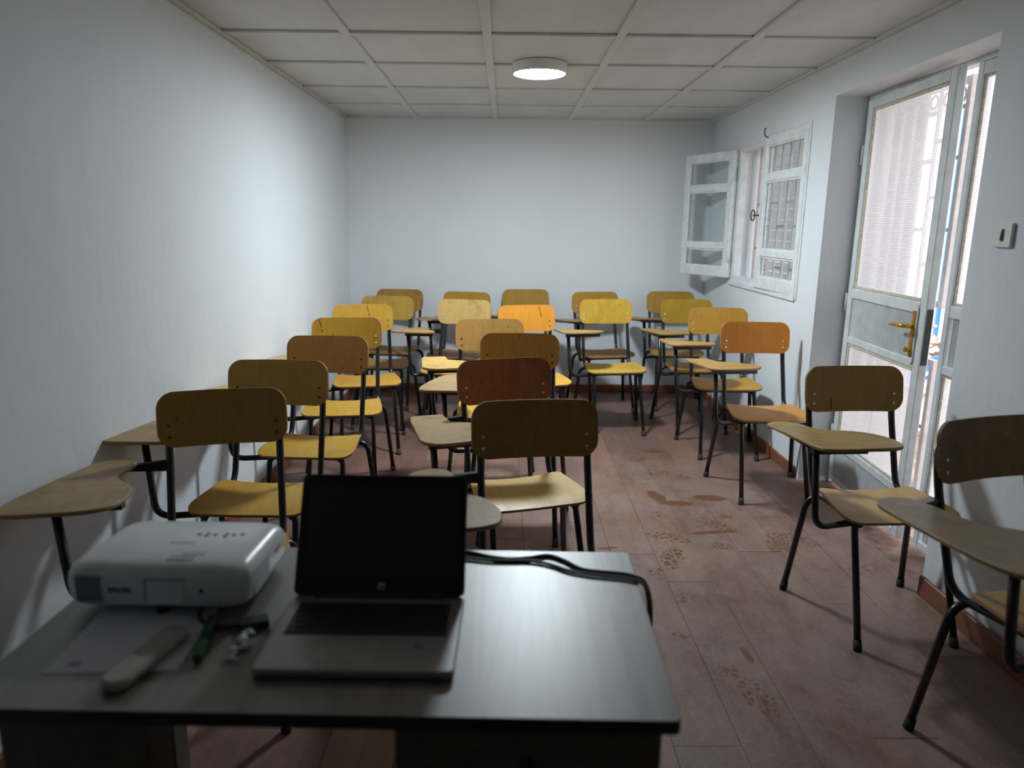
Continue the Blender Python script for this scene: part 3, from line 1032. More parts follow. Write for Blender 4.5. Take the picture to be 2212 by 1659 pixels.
# ------------------------------------------------------------------ fittings
lamp = thing('ceiling_lamp', 'round white lit lamp mounted on the panelled ceiling', 'lamp', (0.181, 4.175, ZC))
hs = MB().lathe([(0.0, -0.002), (0.147, -0.002), (0.150, -0.008), (0.150, -0.050), (0.146, -0.056), (0.139, -0.057), (0.139, -0.050)], 48)
hs.build('housing', M_PLASTIC_W, lamp)
MB().lathe([(0.138, -0.051), (0.137, -0.0575), (0.10, -0.0605), (0.0, -0.061)], 48).build('diffuser', emit('lamp_diffuser', LAMP_COLOR, LAMP_STRENGTH), lamp)

sw = thing('light_switch', 'square white light switch on the wall right of the door', 'switch', (XR, 2.515, 1.432))
b = MB()
pr = round_rect(0.092, 0.084, 0.008, 4)
b.prism([(p[0], p[1]) for p in pr], 0, 0.012, 0.003)
b.build('plate', M_PLASTIC_W, sw, (0, 0, 0), (math.pi / 2, 0, -math.pi / 2))
b = MB().box(-0.0135, -0.010, -0.021, -0.0118, 0.006, 0.021)
b.build('slot', M_SWITCH_D, sw)
MB().box(-0.018, -0.002, -0.018, -0.0136, 0.005, 0.018, 0.0015).build('rocker', plain('aged_plastic', (0.42, 0.39, 0.31), 0.5), sw, (0, 0, 0), (0, math.radians(6), 0))

so = thing('wall_socket', 'small white wall socket low on the back wall, left of centre', 'socket', (-0.687, YB, 0.417))
MB().box(-0.035, -0.012, -0.035, 0.035, 0, 0.035, 0.004).build('plate', M_PLASTIC_W, so)
b = MB()
b.tube([(-0.009, -0.0135, 0), (-0.009, -0.011, 0)], 0.003, 8)
b.tube([(0.009, -0.0135, 0), (0.009, -0.011, 0)], 0.003, 8)
b.build('socket_holes', M_SWITCH_D, so)

# ------------------------------------------------------------------ tablet-arm chairs
TR = 0.0122


def backrest_mesh():
    HW, ZB, ZT, R_ = 0.199, 0.733, 0.913, 0.052
    NC, NR = 33, 9

    def fn(i, j):
        a = math.pi * i / (NC - 1)
        x = -HW * math.cos(a)
        e = max(0.0, abs(x) - (HW - R_))
        cut = R_ - math.sqrt(max(0.0, R_ * R_ - e * e))
        z = ZB + cut + (ZT - ZB - 2 * cut) * j / (NR - 1)
        # sides lean in a little towards the top
        t = (z - ZB) / (ZT - ZB)
        xx = x * (1.0 + 0.012 * math.sin(math.pi * t))
        y = 0.246 + 0.031 * t - 0.020 * (x / HW) ** 2
        nx = -0.040 * x / HW ** 2
        nn = Vector((nx, -1, 0.16)).normalized()
        return (xx, y, z), nn
    return MB().slab(NC, NR, fn, 0.010).mesh('backrest', [M_EDGE, M_EDGE])


def seat_mesh():
    NC, NR = 33, 15

    def halfline(x):
        ax = abs(x)
        # rear edge
        R1 = 0.03
        wr = 0.193
        yr = 0.098
        yf = -0.196
        WF = 0.216
        Rf = 0.055
        # front corner
        e = max(0.0, ax - (WF - Rf))
        front = yf + (Rf - math.sqrt(max(0.0, Rf * Rf - e * e)))
        # rear corner: tapered side from wr at the rear to WF at y=-0.12
        if ax <= wr - R1:
            rear = yr
        elif ax <= wr:
            e = ax - (wr - R1)
            rear = yr - (R1 - math.sqrt(max(0.0, R1 * R1 - e * e)))
        else:
            k = (ax - wr) / (WF - wr)
            rear = (yr - R1) + k * (-0.11 - (yr - R1))
        if rear < front:
            rear = front
        return front, rear

    def fn(i, j):
        a = math.pi * i / (NC - 1)
        x = -0.216 * math.cos(a)
        f, r = halfline(x)
        t = j / (NR - 1)
        y = f + (r - f) * t
        ty = (y + 0.196) / 0.294
        z = 0.4485 + (0.003 + 0.013 * ty) * (x / 0.2) ** 2 - 0.010 * max(0, (0.3 - ty) / 0.3) ** 2
        nx = -2 * (0.003 + 0.013 * ty) * x / 0.04
        ny = -0.02 if ty > 0.3 else -0.12
        return (x, y, z), Vector((nx, ny, 1)).normalized()
    return MB().slab(NC, NR, fn, 0.010).mesh('seat', [M_EDGE, M_EDGE])


TAB_SMOOTH = [(-.405, .18), (-.385, .245), (-.335, .283), (-.278, .262), (-.258, .18), (-.262, .08), (-.240, .015), (-.188, -.05), (-.157, -.15),
              (-.165, -.245), (-.215, -.283), (-.31, -.291), (-.405, -.287), (-.443, -.25), (-.450, -.15), (-.428, .04)]
TAB_WIDE = [(-.371, .16), (-.355, .212), (-.312, .235), (-.265, .220), (-.236, .165), (-.228, .105), (-.195, .062), (-.115, .040), (-.062, -.01),
            (-.040, -.09), (-.055, -.19), (-.105, -.240), (-.22, -.250), (-.335, -.250), (-.368, -.21), (-.370, -.05)]


def tab_outline(kind):
    if kind == 'notch':
        raw = []
        seq = [(-.405, .19, .03), (-.388, .280, .022), (-.255, .277, .014), (-.262, .112, .004), (-.195, .062, .05), (-.115, -.05, .05), (-.125, -.15, .05), (-.21, -.245, .05), (-.40, -.262, .035), (-.445, -.19, .05)]
        P = [Vector((p[0], p[1])) for p in seq]
        for i in range(len(P)):
            p0, p1, p2 = P[i - 1], P[i], P[(i + 1) % len(P)]
            a, b_ = p0 - p1, p2 - p1
            d = min(seq[i][2], a.length * .48, b_.length * .48)
            s, e = p1 + a.normalized() * d, p1 + b_.normalized() * d
            for k in range(5):
                t = k / 4
                q = s * (1 - t) ** 2 + p1 * 2 * t * (1 - t) + e * t * t
                raw.append((q.x, q.y))
        pts = raw
    else:
        pts = [(p.x, p.y) for p in spline([(x, y, 0) for x, y in (TAB_WIDE if kind == 'wide' else TAB_SMOOTH)], 4, True)]
    ar = sum(pts[i - 1][0] * pts[i][1] - pts[i][0] * pts[i - 1][1] for i in range(len(pts)))
    return pts if ar > 0 else pts[::-1]


TABZ = 0.695        # top of the tablet at its rear end; it rises towards the front
PIV = Vector((-0.325, 0.24))


def rotp(p, a):
    d = Vector((p[0], p[1])) - PIV
    return (PIV.x + d.x * math.cos(a) - d.y * math.sin(a), PIV.y + d.x * math.sin(a) + d.y * math.cos(a))


def tabz(y, tilt):
    return TABZ + tilt * (0.25 - y)


def tablet_mesh(kind, a, tilt):
    pts = [rotp(p, a) for p in tab_outline(kind)]
    return MB().prism(pts, -0.012, 0.0, 0.0025, 0, 1, zf=lambda x, y: tabz(y, tilt)).mesh('tablet', [M_EDGE, M_EDGE])


def arm_mesh(a, tilt, k=0.0):
    """bracket: flat bar under the tablet, bar back along the arm, tapered gusset to the post"""
    b = MB()
    p = [rotp(q, a) for q in ((-0.362 + k, -0.150), (-0.170, -0.150), (-0.170, -0.180), (-0.362 + k, -0.180))]
    pl_ = p if sum(p[i - 1][0] * p[i][1] - p[i][0] * p[i - 1][1] for i in range(4)) > 0 else p[::-1]
    b.prism(pl_, -0.036, -0.0125, zf=lambda x, y: tabz(y, tilt))
    s, e = rotp((-0.345 + k, -0.15), a), rotp((-0.322, 0.23), a)
    b.tube([(s[0], s[1], tabz(s[1], tilt) - 0.022), (e[0], e[1], tabz(e[1], tilt) - 0.021)], 0.009, 8)
    # tapered gusset from the tablet's rear to the back post
    x0, y0, x1, y1 = -0.345, 0.222, -0.172, 0.243
    n = len(b.v)
    for (x, y, h, zc) in ((x0, y0, 0.005, TABZ - 0.0175), (x1, y1, 0.018, TABZ - 0.022)):
        for dy, dz in ((-0.010, -h), (0.010, -h), (0.010, h), (-0.010, h)):
            b.v.append((x, y + dy, zc + dz))
    for q in ((0, 1, 5, 4), (1, 2, 6, 5), (2, 3, 7, 6), (3, 0, 4, 7), (0, 3, 2, 1), (4, 5, 6, 7)):
        b.face([n + i for i in q])
    return b.mesh('arm_bracket', [M_TUBE])


def support_mesh(a, tilt, k=0.0):
    t = rotp((-0.345 + k, -0.158), a)
    pts = bezier_round([(-0.13, -0.135, 0.424), (-0.215, -0.138, 0.418), (t[0] + 0.02, min(t[1], -0.12) - 0.01, 0.42), (t[0], t[1], tabz(t[1], tilt) - 0.024)], [0, 0.03, 0.11, 0], 8)
    return MB().tube(pts, TR, 10).mesh('tablet_support', [M_TUBE])


def rail_mesh(s):
    pts = bezier_round([(s * 0.172, 0.270, 0.835), (s * 0.172, 0.252, 0.72), (s * 0.172, 0.160, 0.430), (s * 0.166, 0.03, 0.430), (s * 0.160, -0.17, 0.427)], [0, 0.05, 0.10, 0.03, 0], 8)
    return MB().tube(pts, TR, 10).mesh('side_rail', [M_TUBE])


def leg_mesh(s, front):
    if front:
        pts = bezier_round([(s * 0.10, -0.135, 0.424), (s * 0.165, -0.140, 0.424), (s * 0.178, -0.273, 0.004)], [0, 0.065, 0], 8)
    else:
        pts = bezier_round([(s * 0.10, 0.115, 0.422), (s * 0.213, 0.115, 0.422), (s * 0.251, 0.166, 0.004)], [0, 0.085, 0], 8)
    return MB().tube(pts, TR, 10).mesh('leg', [M_TUBE])


def cap_mesh(s, front):
    x, y = (0.178, -0.273) if front else (0.251, 0.166)
    x *= s
    tx, ty = (x - s * 0.165, y + 0.140) if front else (x - s * 0.213, y - 0.115)
    k = 0.035 / 0.42
    b = MB()
    b.tube([(x, y, 0.0), (x - tx * k * 0.1, y - ty * k * 0.1, 0.004), (x - tx * k, y - ty * k, 0.035)], [0.0148, 0.0156, 0.0145], 12)
    return b.mesh('foot_cap', [M_RUBBER])


def screw_mesh():
    return MB().lathe([(0.0, 0.0018), (0.004, 0.0015), (0.0055, 0.0), (0.0055, -0.002)], 10).mesh('screw', [M_SCREW])


ME = dict(back=backrest_mesh(), seat=seat_mesh(),
          rail={s: rail_mesh(s) for s in (-1, 1)},
          legs=[(leg_mesh(s, f), cap_mesh(s, f)) for f in (True, False) for s in (-1, 1)],
          bars=[MB().tube([(-0.12, y, z), (0.12, y, z)], TR, 10).mesh('crossbar', [M_TUBE]) for (y, z) in ((-0.135, 0.424), (0.115, 0.422))],
          screw=screw_mesh())
_tab = {}


def tab_set(kind, a, tilt):
    k = (kind, a, tilt)
    if k not in _tab:
        _tab[k] = (tablet_mesh(*k), arm_mesh(a, tilt, -0.05 if kind == 'notch' else 0.0), support_mesh(a, tilt, -0.05 if kind == 'notch' else 0.0))
    return _tab[k]


def slots(o, *mats):
    for i, m in enumerate(mats):
        o.material_slots[i].link = 'OBJECT'
        o.material_slots[i].material = m


def chair(x, y, rz, label, back, seat, tab, kind, ta=(0.0, 0.08), worn=0.25, streak=False, dark_screws=False):
    t = thing('tablet_arm_chair', label, 'chair', (x, y, 0), rz, 'tablet-arm chairs set out in the classroom')
    o = link('seat', ME['seat'], t)
    slots(o, ply(seat, 0.2), M_EDGE)
    o = link('backrest', ME['back'], t)
    slots(o, ply(back, worn, streak), M_EDGE)
    for sx in (-0.165, 0.165):
        for z in (0.768, 0.805):
            tt = (z - 0.733) / 0.18
            s = link('screw', ME['screw'], o, (sx, 0.246 + 0.031 * tt - 0.02 * (sx / 0.199) ** 2 - 0.0055, z), (math.pi / 2 - 0.16, 0, -0.17 * (1 if sx > 0 else -1)))
            if dark_screws:
                slots(s, M_SCREWD)
    m = tab_set(kind, *ta)
    o = link('tablet', m[0], t)
    slots(o, ply(tab, 0.4), M_EDGE)
    link('arm_bracket', m[1], t)
    link('tablet_support', m[2], t)
    for s in (-1, 1):
        link('side_rail', ME['rail'][s], t)
    for (lm, cm) in ME['legs']:
        l = link('leg', lm, t)
        link('foot_cap', cm, l)
    for bm_ in ME['bars']:
        link('crossbar', bm_, t)
    return t


OLIVE = (0.42, 0.28, 0.055)
YEL = (0.66, 0.42, 0.055)
OCH = (0.50, 0.30, 0.045)
TAN = (0.66, 0.45, 0.13)
PALE = (0.70, 0.53, 0.17)
ORA = (0.72, 0.33, 0.035)
ORA2 = (0.76, 0.31, 0.042)
RED = (0.45, 0.17, 0.05)
BRN = (0.60, 0.325, 0.085)
DKB = (0.25, 0.14, 0.028)
GREY = (0.39, 0.285, 0.12)
CHAIRS = [
    (-0.867, 2.044, 0.240, 'nearest chair along the left wall, dark olive backrest, tablet swung out behind the projector', OLIVE, YEL, GREY, 'smooth', (-0.09, 0.08), 0.3, False, True),
    (-0.912, 2.565, -0.022, 'second chair from the front along the left wall, plain olive ochre backrest', (0.54, 0.36, 0.075), YEL, GREY, 'smooth', (0, 0.08), 0.25, False, True),
    (-0.878, 3.207, -0.055, 'third chair along the left wall, brown tan backrest with fine scratches', BRN, (0.62, 0.40, 0.05), TAN, 'smooth', (0, 0.08), 0.25, False, True),
    (-0.898, 3.913, 0.101, 'fourth chair along the left wall, golden backrest with dark scratch at its left', (0.60, 0.37, 0.04), YEL, TAN, 'smooth', (0, 0.08), 0.15, -0.14, False),
    (-0.911, 4.630, 0.229, 'fifth chair along the left wall, yellow backrest with a dark slash near the middle', YEL, (0.66, 0.38, 0.055), TAN, 'smooth', (0.1, 0.08), 0.15, 0.045, True),
    (-0.905, 5.226, -0.028, 'sixth chair along the left wall, mottled dull yellow backrest', (0.52, 0.36, 0.06), (0.42, 0.24, 0.05), TAN, 'smooth', (0.02, 0.08), 0.45, False, False),
    (-0.918, 5.823, -0.116, 'back row chair in the left corner, brown ochre backrest', (0.47, 0.27, 0.045), (0.34, 0.19, 0.04), (0.34, 0.22, 0.08), 'smooth', (0.05, 0.1), 0.4, False, False),
    (0.128, 1.920, 0.120, 'nearest chair of the middle column, dark olive backrest, straight behind the laptop', (0.38, 0.255, 0.06), PALE, GREY, 'smooth', (0, 0.08), 0.35, False, False),
    (0.074, 2.639, 0.296, 'chair with the dark red brown backrest, second in the middle column', RED, (0.70, 0.50, 0.12), (0.54, 0.40, 0.17), 'notch', (0.03, 0.08), 0.35, False, False),
    (0.071, 3.341, -0.027, 'brown ochre chair between the red brown and pale tan ones in the middle column', (0.60, 0.36, 0.07), (0.70, 0.42, 0.055), (0.58, 0.43, 0.18), 'smooth', (0, 0.08), 0.25, False, True),
    (-0.056, 3.899, 0.124, 'chair with a plain pale tan backrest, fourth in the middle column', (0.64, 0.41, 0.115), YEL, (0.70, 0.50, 0.13), 'notch', (0.1, 0.065), 0.15, False, True),
    (0.199, 4.670, 0.203, 'chair with the bright orange yellow backrest turned slightly left, in the middle column', ORA, (0.70, 0.45, 0.06), TAN, 'notch', (0.2, 0.08), 0.1, 0.11, True),
    (-0.347, 5.012, -0.209, 'chair with the palest cream yellow backrest, smudged dark along its top', (0.66, 0.50, 0.16), (0.62, 0.42, 0.10), (0.58, 0.40, 0.12), 'smooth', (0.12, 0.09), 0.55, False, False),
    (-0.371, 5.635, -0.232, 'back row chair second from left, ochre backrest mostly hidden behind the palest one', (0.48, 0.29, 0.03), (0.36, 0.21, 0.05), (0.34, 0.22, 0.08), 'smooth', (0.4, 0.1), 0.3, False, False),
    (0.200, 5.915, 0.087, 'centre chair of the back row, plain ochre backrest above the bright orange one', (0.46, 0.28, 0.03), (0.36, 0.21, 0.05), (0.34, 0.22, 0.08), 'smooth', (0.42, 0.1), 0.2, False, False),
    (0.8026, 5.730, 0.194, 'back row chair second from right, ochre backrest behind the lone yellow aisle chair', (0.48, 0.295, 0.035), (0.42, 0.25, 0.055), (0.36, 0.24, 0.08), 'smooth', (0.2, 0.1), 0.25, False, False),
    (1.403, 5.823, -0.025, 'back row chair in the right corner below the open window leaf', (0.50, 0.30, 0.04), (0.46, 0.31, 0.07), (0.36, 0.24, 0.08), 'smooth', (0.15, 0.1), 0.3, False, False),
    (0.785, 5.112, 0.107, 'lone bright yellow chair by the aisle in front of the back row', (0.66, 0.46, 0.05), (0.68, 0.47, 0.065), (0.58, 0.43, 0.13), 'notch', (0.08, 0.09), 0.25, False, False),
    (1.496, 1.754, 0.281, 'nearest chair on the right, dark brown backrest and worn grey tablet cut by the frame', DKB, (0.46, 0.29, 0.08), (0.33, 0.27, 0.17), 'smooth', (-0.08, 0.08), 0.4, False, False),
    (1.412, 2.525, 0.060, 'chair in front of the glass door, olive tan backrest with one dark vertical streak', (0.38, 0.25, 0.055), (0.62, 0.43, 0.13), (0.46, 0.33, 0.11), 'wide', (0, 0.08), 0.2, -0.09, False),
    (1.454, 3.858, -0.008, 'orange chair by the right wall just beyond the glass door', ORA2, (0.66, 0.34, 0.06), (0.56, 0.37, 0.11), 'notch', (0.15, 0.08), 0.15, False, False),
    (1.444, 4.599, -0.048, 'amber chair by the right wall below the window, second beyond the door', (0.60, 0.345, 0.045), (0.60, 0.36, 0.055), (0.56, 0.39, 0.10), 'notch', (0.1, 0.085), 0.2, False, False),
    (1.397, 5.170, 0.069, 'olive yellow chair by the right wall in front of the right corner chair', (0.46, 0.32, 0.025), (0.50, 0.30, 0.05), (0.54, 0.38, 0.10), 'wide', (0.08, 0.06), 0.25, False, False),
]
for ch in CHAIRS:
    chair(*ch)

# ------------------------------------------------------------------ teacher's desk
DR = math.radians(-1.4)
DC = (-0.277, 1.207)
DZT = 0.74
desk = thing('desk', 'grey wood laminate desk with dark edge in the foreground', 'desk', (DC[0], DC[1], 0), DR)
b = MB()
b.prism(round_rect(1.10, 0.558, 0.012, 3), DZT - 0.024, DZT, 0.0015, 0, 1)
b.build('desktop', [M_DESK, M_EDGEB], desk)


def desk_box(x0, y0, x1, y1, z0=0.0, z1=DZT - 0.0245):
    return (x0 - DC[0], y0 - DC[1], z0, x1 - DC[0], y1 - DC[1], z1)


cab = MB().box(*desk_box(-0.160, 0.962, 0.252, 1.44), 0.002).build('pedestal', M_DESKB, desk)
a = desk_box(-0.155, 0.948, 0.247, 0.962)
zz = [0.06, 0.27, 0.48, 0.70]
for k in range(3):
    d = MB().box(a[0], a[1], zz[k] + 0.004, a[3], a[4], zz[k + 1], 0.002).build('drawer', M_DESKB, desk)
    kx = (a[0] + a[3]) / 2
    MB().lathe([(0.0, 0.008), (0.013, 0.007), (0.015, 0.0)], 14).build('drawer_knob', M_BLACK, d, (kx, a[1] - 0.0, (zz[k] + zz[k + 1]) / 2 + 0.055), (math.pi / 2, 0, 0))
MB().box(*desk_box(-0.772, 0.955, -0.540, 1.022), 0.002).build('leg_panel', M_DESKB, desk)
MB().box(*desk_box(-0.800, 1.38, -0.735, 1.44), 0.002).build('leg_panel', M_DESKB, desk)

# ------------------------------------------------------------------ laptop
lap = thing('laptop', 'open silver laptop with a dark screen on the desk', 'laptop', (-0.238, 1.130, DZT), math.radians(-1.1))
LWID, LDEP = 0.326, 0.240
b = MB()
b.prism(round_rect(LWID, LDEP, 0.012, 5), 0.003, 0.017, 0.003)
b.build('base', M_ALU, lap)
b = MB()
for x in (-0.13, 0.13):
    for y in (-0.09, 0.09):
        b.box(x - 0.012, y - 0.006, 0.0, x + 0.012, y + 0.006, 0.0035)
b.build('rubber_feet', M_RUBBER, lap)
kb = MB().box(-0.141, -0.018, 0.0165, 0.141, 0.088, 0.0176).build('keyboard', M_BLACK, lap)
key = MB().box(-0.0078, -0.0073, 0, 0.0078, 0.0073, 0.0016, 0.0008).mesh('key', [M_KEY])
wide = {}


def add_key(x, y, w_):
    if abs(w_ - 0.0156) < 1e-4:
        me = key
    else:
        kk = round(w_, 4)
        if kk not in wide:
            wide[kk] = MB().box(-w_ / 2, -0.0073, 0, w_ / 2, 0.0073, 0.0016, 0.0008).mesh('key', [M_KEY])
        me = wide[kk]
    link('key', me, kb, (x, y, 0.0177))


for r_ in range(6):
    y = 0.0785 - r_ * 0.0176
    if r_ < 5:
        offs = [0, 0, 0.005, 0.009, 0.014][r_]
        nk = [15, 15, 14, 13, 12][r_]
        x = -0.1325 + offs
        if offs:
            add_key(-0.1403 + (offs + 0.0078) / 2 + 0.0, y, offs + 0.0085) if False else None
        for k in range(nk):
            last = k == nk - 1
            wk = 0.0156
            if last and r_ > 1:
                x2 = 0.1403
                xl_ = x - 0.0078
                add_key((xl_ + x2) / 2, y, x2 - xl_)
            else:
                add_key(x, y, wk)
            x += 0.0189
    else:
        lay = [0.0156] * 4 + [0.092] + [0.0156] * 5
        x = -0.1403
        for wk in lay:
            add_key(x + wk / 2, y, wk)
            x += wk + 0.0034
b = MB()
b.prism(round_rect(0.098, 0.052, 0.003, 3), 0.0169, 0.0174)
b.build('touchpad', plain('touchpad_grey', (0.40, 0.395, 0.38), 0.42, 0.4, 0.02), lap, (-0.02, -0.068, 0))
b = MB().lathe([(0.0, 0.0008), (0.0095, 0.0008), (0.0095, 0.0)], 20)
b.build('round_sticker', M_STICK, lap, (0.098, -0.047, 0.0168))
MB().box(-0.011, -0.005, 0, 0.011, 0.005, 0.0006).build('badge', M_PROJG, lap, (0.134, -0.044, 0.0168))
# screen
TILT = math.radians(-27)
lid = link('lid', None, lap, (0, LDEP / 2 - 0.006, 0.018), (TILT, 0, 0))
b = MB()
b.prism(round_rect(LWID, 0.230, 0.012, 5), -0.0035, 0.0035, 0.0015)
b.build('lid_shell', M_BEZEL, lid, (0, 0.0, 0.115), (math.pi / 2, 0, 0))
MB().box(-0.1470, -0.0046, 0.036, 0.1470, -0.0033, 0.207).build('screen', M_LCD, lid)
lg = link('logo', None, lid)
b = MB().lathe([(0.0, 0.0009), (0.0072, 0.0009), (0.0072, 0.0)], 24)
b.build('logo_disc', M_LOGO, lid, (0.004, -0.0035, 0.0175), (math.pi / 2, 0, 0))
bpy.data.objects.remove(lg)
MB().tube([(-0.12, -0.002, 0.0), (0.12, -0.002, 0.0)], 0.0055, 10).build('hinge_bar', M_BEZEL, lid)


def text(name, s, size, mat, parent, loc, rot, shear=0.0, depth=0.0004, bold=0.0):
    cu = bpy.data.curves.new('lettering', 'FONT')
    cu.body = s
    cu.size = size
    cu.align_x = 'CENTER'
    cu.align_y = 'CENTER'
    cu.extrude = depth
    cu.shear = shear
    cu.offset = bold
    cu.resolution_u = 3
    tmp = bpy.data.objects.new('lettering', cu)
    COL.objects.link(tmp)
    bpy.context.view_layer.update()
    me = bpy.data.meshes.new_from_object(tmp.evaluated_get(bpy.context.evaluated_depsgraph_get()))
    bpy.data.objects.remove(tmp)
    me.materials.clear()
    me.materials.append(mat)
    return link(name, me, parent, loc, rot)


text('logo_lettering', 'hp', 0.0105, M_BEZEL, lid, (0.004, -0.0047, 0.0176), (math.pi / 2, 0, 0), 0.25, 0.0003, 0.0002)

# ------------------------------------------------------------------ projector
PROJ_L = 'white projector with grey front vents on the left of the desk'
pj = thing('projector', PROJ_L, 'projector', (-0.632, 1.312, DZT), math.radians(-1.5))
PWD, PDP, PH = 0.340, 0.246, 0.083
tiltx = math.radians(-1.8)
body = link('body', None, pj, (0, 0, 0.012), (tiltx, 0, 0))
# rounded body: stacked rounded rectangles
b = MB()
lay = [(0.000, 0.018), (0.006, 0.008), (0.020, 0.002), (0.045, 0.0), (0.062, 0.0015), (0.072, 0.006), (0.078, 0.014), (PH, 0.024)]
rings = []
for (z, ins) in lay:
    rings.append([(p[0], p[1], z) for p in round_rect(PWD - 2 * ins, PDP - 2 * ins, 0.034, 8)])
n = len(rings[0])
for rg in rings:
    b.v += rg
for i in range(len(rings) - 1):
    for k in range(n):
        k2 = (k + 1) % n
        b.face([i * n + k, i * n + k2, (i + 1) * n + k2, (i + 1) * n + k], 0, True)
b.face([(len(rings) - 1) * n + k for k in range(n)], 0, True)
b.face([k for k in range(n)][::-1], 0)
bpy.data.objects.remove(body)
case = b.build('case', M_PROJ, pj, (0, 0, 0.014), (tiltx, 0, 0))
fy = -PDP / 2
# front details (children of the case, on its front face)
v_ = MB()
v_.box(-0.140, fy - 0.0004, 0.017, -0.096, fy + 0.01, 0.064)
vent = v_.build('front_vent', M_PROJD, case)
v2 = MB()
for k in range(8):
    v2.box(-0.140 + k * 0.0058, fy - 0.002, 0.016, -0.1378 + k * 0.0058, fy + 0.004, 0.065)
for k in range(7):
    v2.box(-0.141, fy - 0.002, 0.017 + k * 0.0075, -0.095, fy + 0.004, 0.019 + k * 0.0075)
v2.build('vent_grid', M_PROJG, case)
MB().box(-0.012, fy - 0.0012, 0.014, 0.058, fy + 0.004, 0.058, 0.001).build('lens_cover', M_PROJ, case)
b = MB()
b.box(-0.0165, fy - 0.0005, 0.014, -0.012, fy + 0.004, 0.060)
b.box(-0.0165, fy - 0.0005, 0.058, 0.060, fy + 0.004, 0.0615)
b.build('cover_groove', M_PROJG, case)
b = MB().lathe([(0.0, 0.0015), (0.0045, 0.0012), (0.005, 0.0)], 14)
b.build('sensor_window', M_PROJD, case, (0.088, fy + 0.001, 0.040), (math.pi / 2, 0, 0))
text('brand_lettering', 'EPSON', 0.0135, M_TEXT, case, (-0.062, fy - 0.0006, 0.038), (math.pi / 2, 0, 0), 0, 0.0004, 0.0003)
# top details
MB().box(0.012, -0.092, PH - 0.003, 0.062, -0.070, PH + 0.0012, 0.001).build('zoom_slider', M_PROJG, case)
MB().box(0.026, -0.066, PH - 0.003, 0.072, -0.050, PH + 0.0008, 0.001).build('focus_slider', plain('light_grey', (0.5, 0.52, 0.53), 0.4), case)
MB().box(-0.02, -0.015, PH - 0.002, 0.03, -0.004, PH + 0.0004).build('panel_print', plain('pale_print', (0.52, 0.54, 0.56), 0.5), case)
bt = MB().lathe([(0.0, 0.0016), (0.0045, 0.0012), (0.005, -0.001)], 12).mesh('button', [plain('button_grey', (0.46, 0.48, 0.49), 0.5)])
for (x, y) in ((0.02, 0.032), (0.036, 0.038), (0.036, 0.026), (0.052, 0.032), (0.074, 0.036), (0.074, 0.024), (0.09, 0.032), (0.106, 0.036)):
    link('button', bt, case, (x, y, PH))
# right side vent
b = MB()
sxx = PWD / 2
b.box(sxx - 0.006, -0.080, 0.014, sxx - 0.0012, -0.006, 0.058)
b.build('side_vent', M_PROJG, case)
b = MB()
for k in range(13):
    b.box(sxx - 0.005, -0.080 + k * 0.006, 0.012, sxx + 0.0004, -0.0775 + k * 0.006, 0.060)
b.build('side_vent_fins', M_PROJ, case)
MB().box(sxx - 0.004, 0.030, 0.044, sxx + 0.0006, 0.062, 0.054).build('side_label', M_PROJG, case)
# feet
b = MB()
b.tube([(0.0, -0.095, 0.0), (0.0, -0.095, 0.022)], [0.012, 0.008], 12)
b.build('front_foot', M_BLACK, pj)
b = MB()
for x in (-0.115, 0.115):
    b.tube([(x, 0.085, 0.0), (x, 0.085, 0.016)], 0.010, 12)
b.build('rear_feet', M_BLACK, pj)

# ------------------------------------------------------------------ small things on the desk
pp = MB()
pp.v = [(-0.105, -0.148, 0.0004), (0.105, -0.148, 0.0004), (0.105, 0.148, 0.0004), (-0.105, 0.148, 0.0004),
        (-0.105, -0.148, 0.0012), (0.105, -0.148, 0.0012), (0.105, 0.148, 0.0012), (-0.105, 0.148, 0.0012)]
for q in ((0, 3, 2, 1), (4, 5, 6, 7), (0, 1, 5, 4), (1, 2, 6, 5), (2, 3, 7, 6), (3, 0, 4, 7)):
    pp.face(list(q))
paper = pp.build('paper_sheet', M_PAPER, None, (-0.640, 1.178, DZT), (0, 0, math.radians(3)))
tag(paper, 'white paper sheet on the desk, lying partly under the projector', 'paper')
MB().box(-0.010, -0.006, 0, 0.010, 0.006, 0.0003).build('stamp_mark', plain('faint_ink', (0.30, 0.30, 0.36), 0.8), paper, (-0.068, -0.125, 0.0012))

rm = thing('remote_control', 'beige rounded remote control lying on the desk in front of the projector', 'remote control', (-0.586, 1.058, DZT), math.radians(-14))
b = MB()
pl0 = round_rect(0.050, 0.172, 0.022, 8)
b.prism(pl0, 0.0015, 0.020, 0.005)
b.build('shell', M_REMOTE, rm)
b = MB()
b.prism(round_rect(0.036, 0.060, 0.008, 5), 0.0195, 0.0206)
b.build('cover_plate', plain('beige_cover', (0.35, 0.34, 0.29), 0.5), rm, (0, 0.02, 0))

mk = thing('marker_pen', 'dark green marker pen lying between the remote control and the laptop', 'pen', (-0.515, 1.118, DZT + 0.009), math.radians(12))
MB().tube([(0, -0.02, 0), (0, 0.062, 0)], 0.0088, 14).build('barrel', M_GREEN, mk)
MB().tube([(0, -0.066, 0), (0, -0.064, 0), (0, -0.022, 0), (0, -0.018, 0)], [0.006, 0.0085, 0.0092, 0.0092], 14).build('cap', M_GREENC, mk)

ad = thing('cable_adapter', 'small black cable adapter at the left edge of the laptop', 'adapter', (-0.447, 1.168, DZT), math.radians(20))
MB().box(-0.026, -0.016, 0.0, 0.026, 0.016, 0.014, 0.003).build('plug_body', M_BLACK, ad)
b = MB().tube(spline([(-0.026, 0.0, 0.007), (-0.05, 0.004, 0.006), (-0.075, 0.022, 0.0045), (-0.095, 0.06, 0.0045), (-0.085, 0.11, 0.0045)], 6), 0.004, 8)
b.build('lead', M_BLACK, ad)

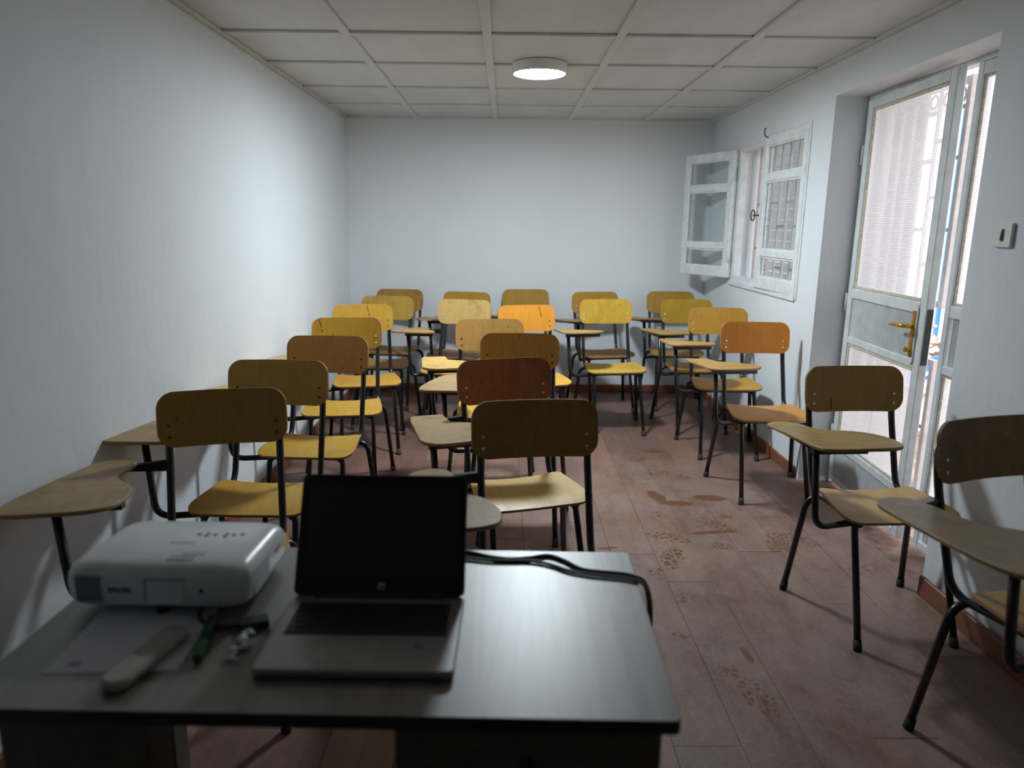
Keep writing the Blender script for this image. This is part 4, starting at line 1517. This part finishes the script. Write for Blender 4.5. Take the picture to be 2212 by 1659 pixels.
cr = MB()
rc = random.Random(9)
strip = spline([(-0.448, 1.145, 0.006), (-0.452, 1.118, 0.010), (-0.440, 1.098, 0.006), (-0.455, 1.080, 0.011), (-0.446, 1.060, 0.006)], 5)
nv = 0
for i, p in enumerate(strip):
    wv = 0.007 + 0.005 * math.sin(i * 1.3)
    cr.v.append((p.x - wv, p.y, p.z + rc.uniform(-0.003, 0.004)))
    cr.v.append((p.x, p.y + rc.uniform(-0.004, 0.004), p.z + rc.uniform(0.0, 0.009)))
    cr.v.append((p.x + wv, p.y, p.z + rc.uniform(-0.003, 0.004)))
for i in range(len(strip) - 1):
    for k in (0, 1):
        cr.face([i * 3 + k, i * 3 + k + 1, i * 3 + 4 + k, i * 3 + 3 + k])
o = cr.build('crumpled_paper', M_PAPER, None, (0, 0, DZT - 0.003))
so_ = o.modifiers.new('thickness', 'SOLIDIFY')
so_.thickness = 0.001
tag(o, 'twisted scrap of white paper on the desk left of the laptop', 'paper scrap')

zt = DZT + 0.0042
c1 = [(-0.20, 1.46, zt), (-0.13, 1.468, zt), (-0.077, 1.462, zt), (-0.03, 1.440, zt), (0.015, 1.430, zt), (0.06, 1.436, zt), (0.098, 1.447, zt), (0.13, 1.425, zt),
      (0.165, 1.385, zt), (0.205, 1.372, zt), (0.245, 1.365, zt), (0.272, 1.352, zt), (0.290, 1.335, zt - 0.004), (0.298, 1.315, zt - 0.03), (0.300, 1.305, zt - 0.07), (0.302, 1.302, zt - 0.20), (0.304, 1.302, zt - 0.45), (0.33, 1.32, 0.005), (0.45, 1.40, 0.005)]
o = MB().tube(spline(c1, 6), 0.0040, 8).build('power_cable', M_BLACK)
tag(o, 'black power cable running along the desk and over its right edge', 'cable')
c2 = [(-0.20, 1.432, zt), (-0.13, 1.436, zt), (-0.077, 1.432, zt), (-0.03, 1.422, zt), (0.015, 1.4205, zt), (0.06, 1.420, zt), (0.10, 1.405, zt), (0.14, 1.375, zt),
      (0.19, 1.358, zt), (0.24, 1.348, zt), (0.268, 1.338, zt), (0.286, 1.325, zt - 0.004), (0.293, 1.311, zt - 0.03), (0.294, 1.306, zt - 0.07), (0.292, 1.306, zt - 0.20), (0.292, 1.308, zt - 0.45), (0.315, 1.335, 0.005), (0.44, 1.43, 0.005)]
o = MB().tube(spline(c2, 6), 0.0036, 8).build('power_cable', M_CABLEG)
tag(o, 'grey cable running beside the black one on the desk, slightly nearer', 'cable')
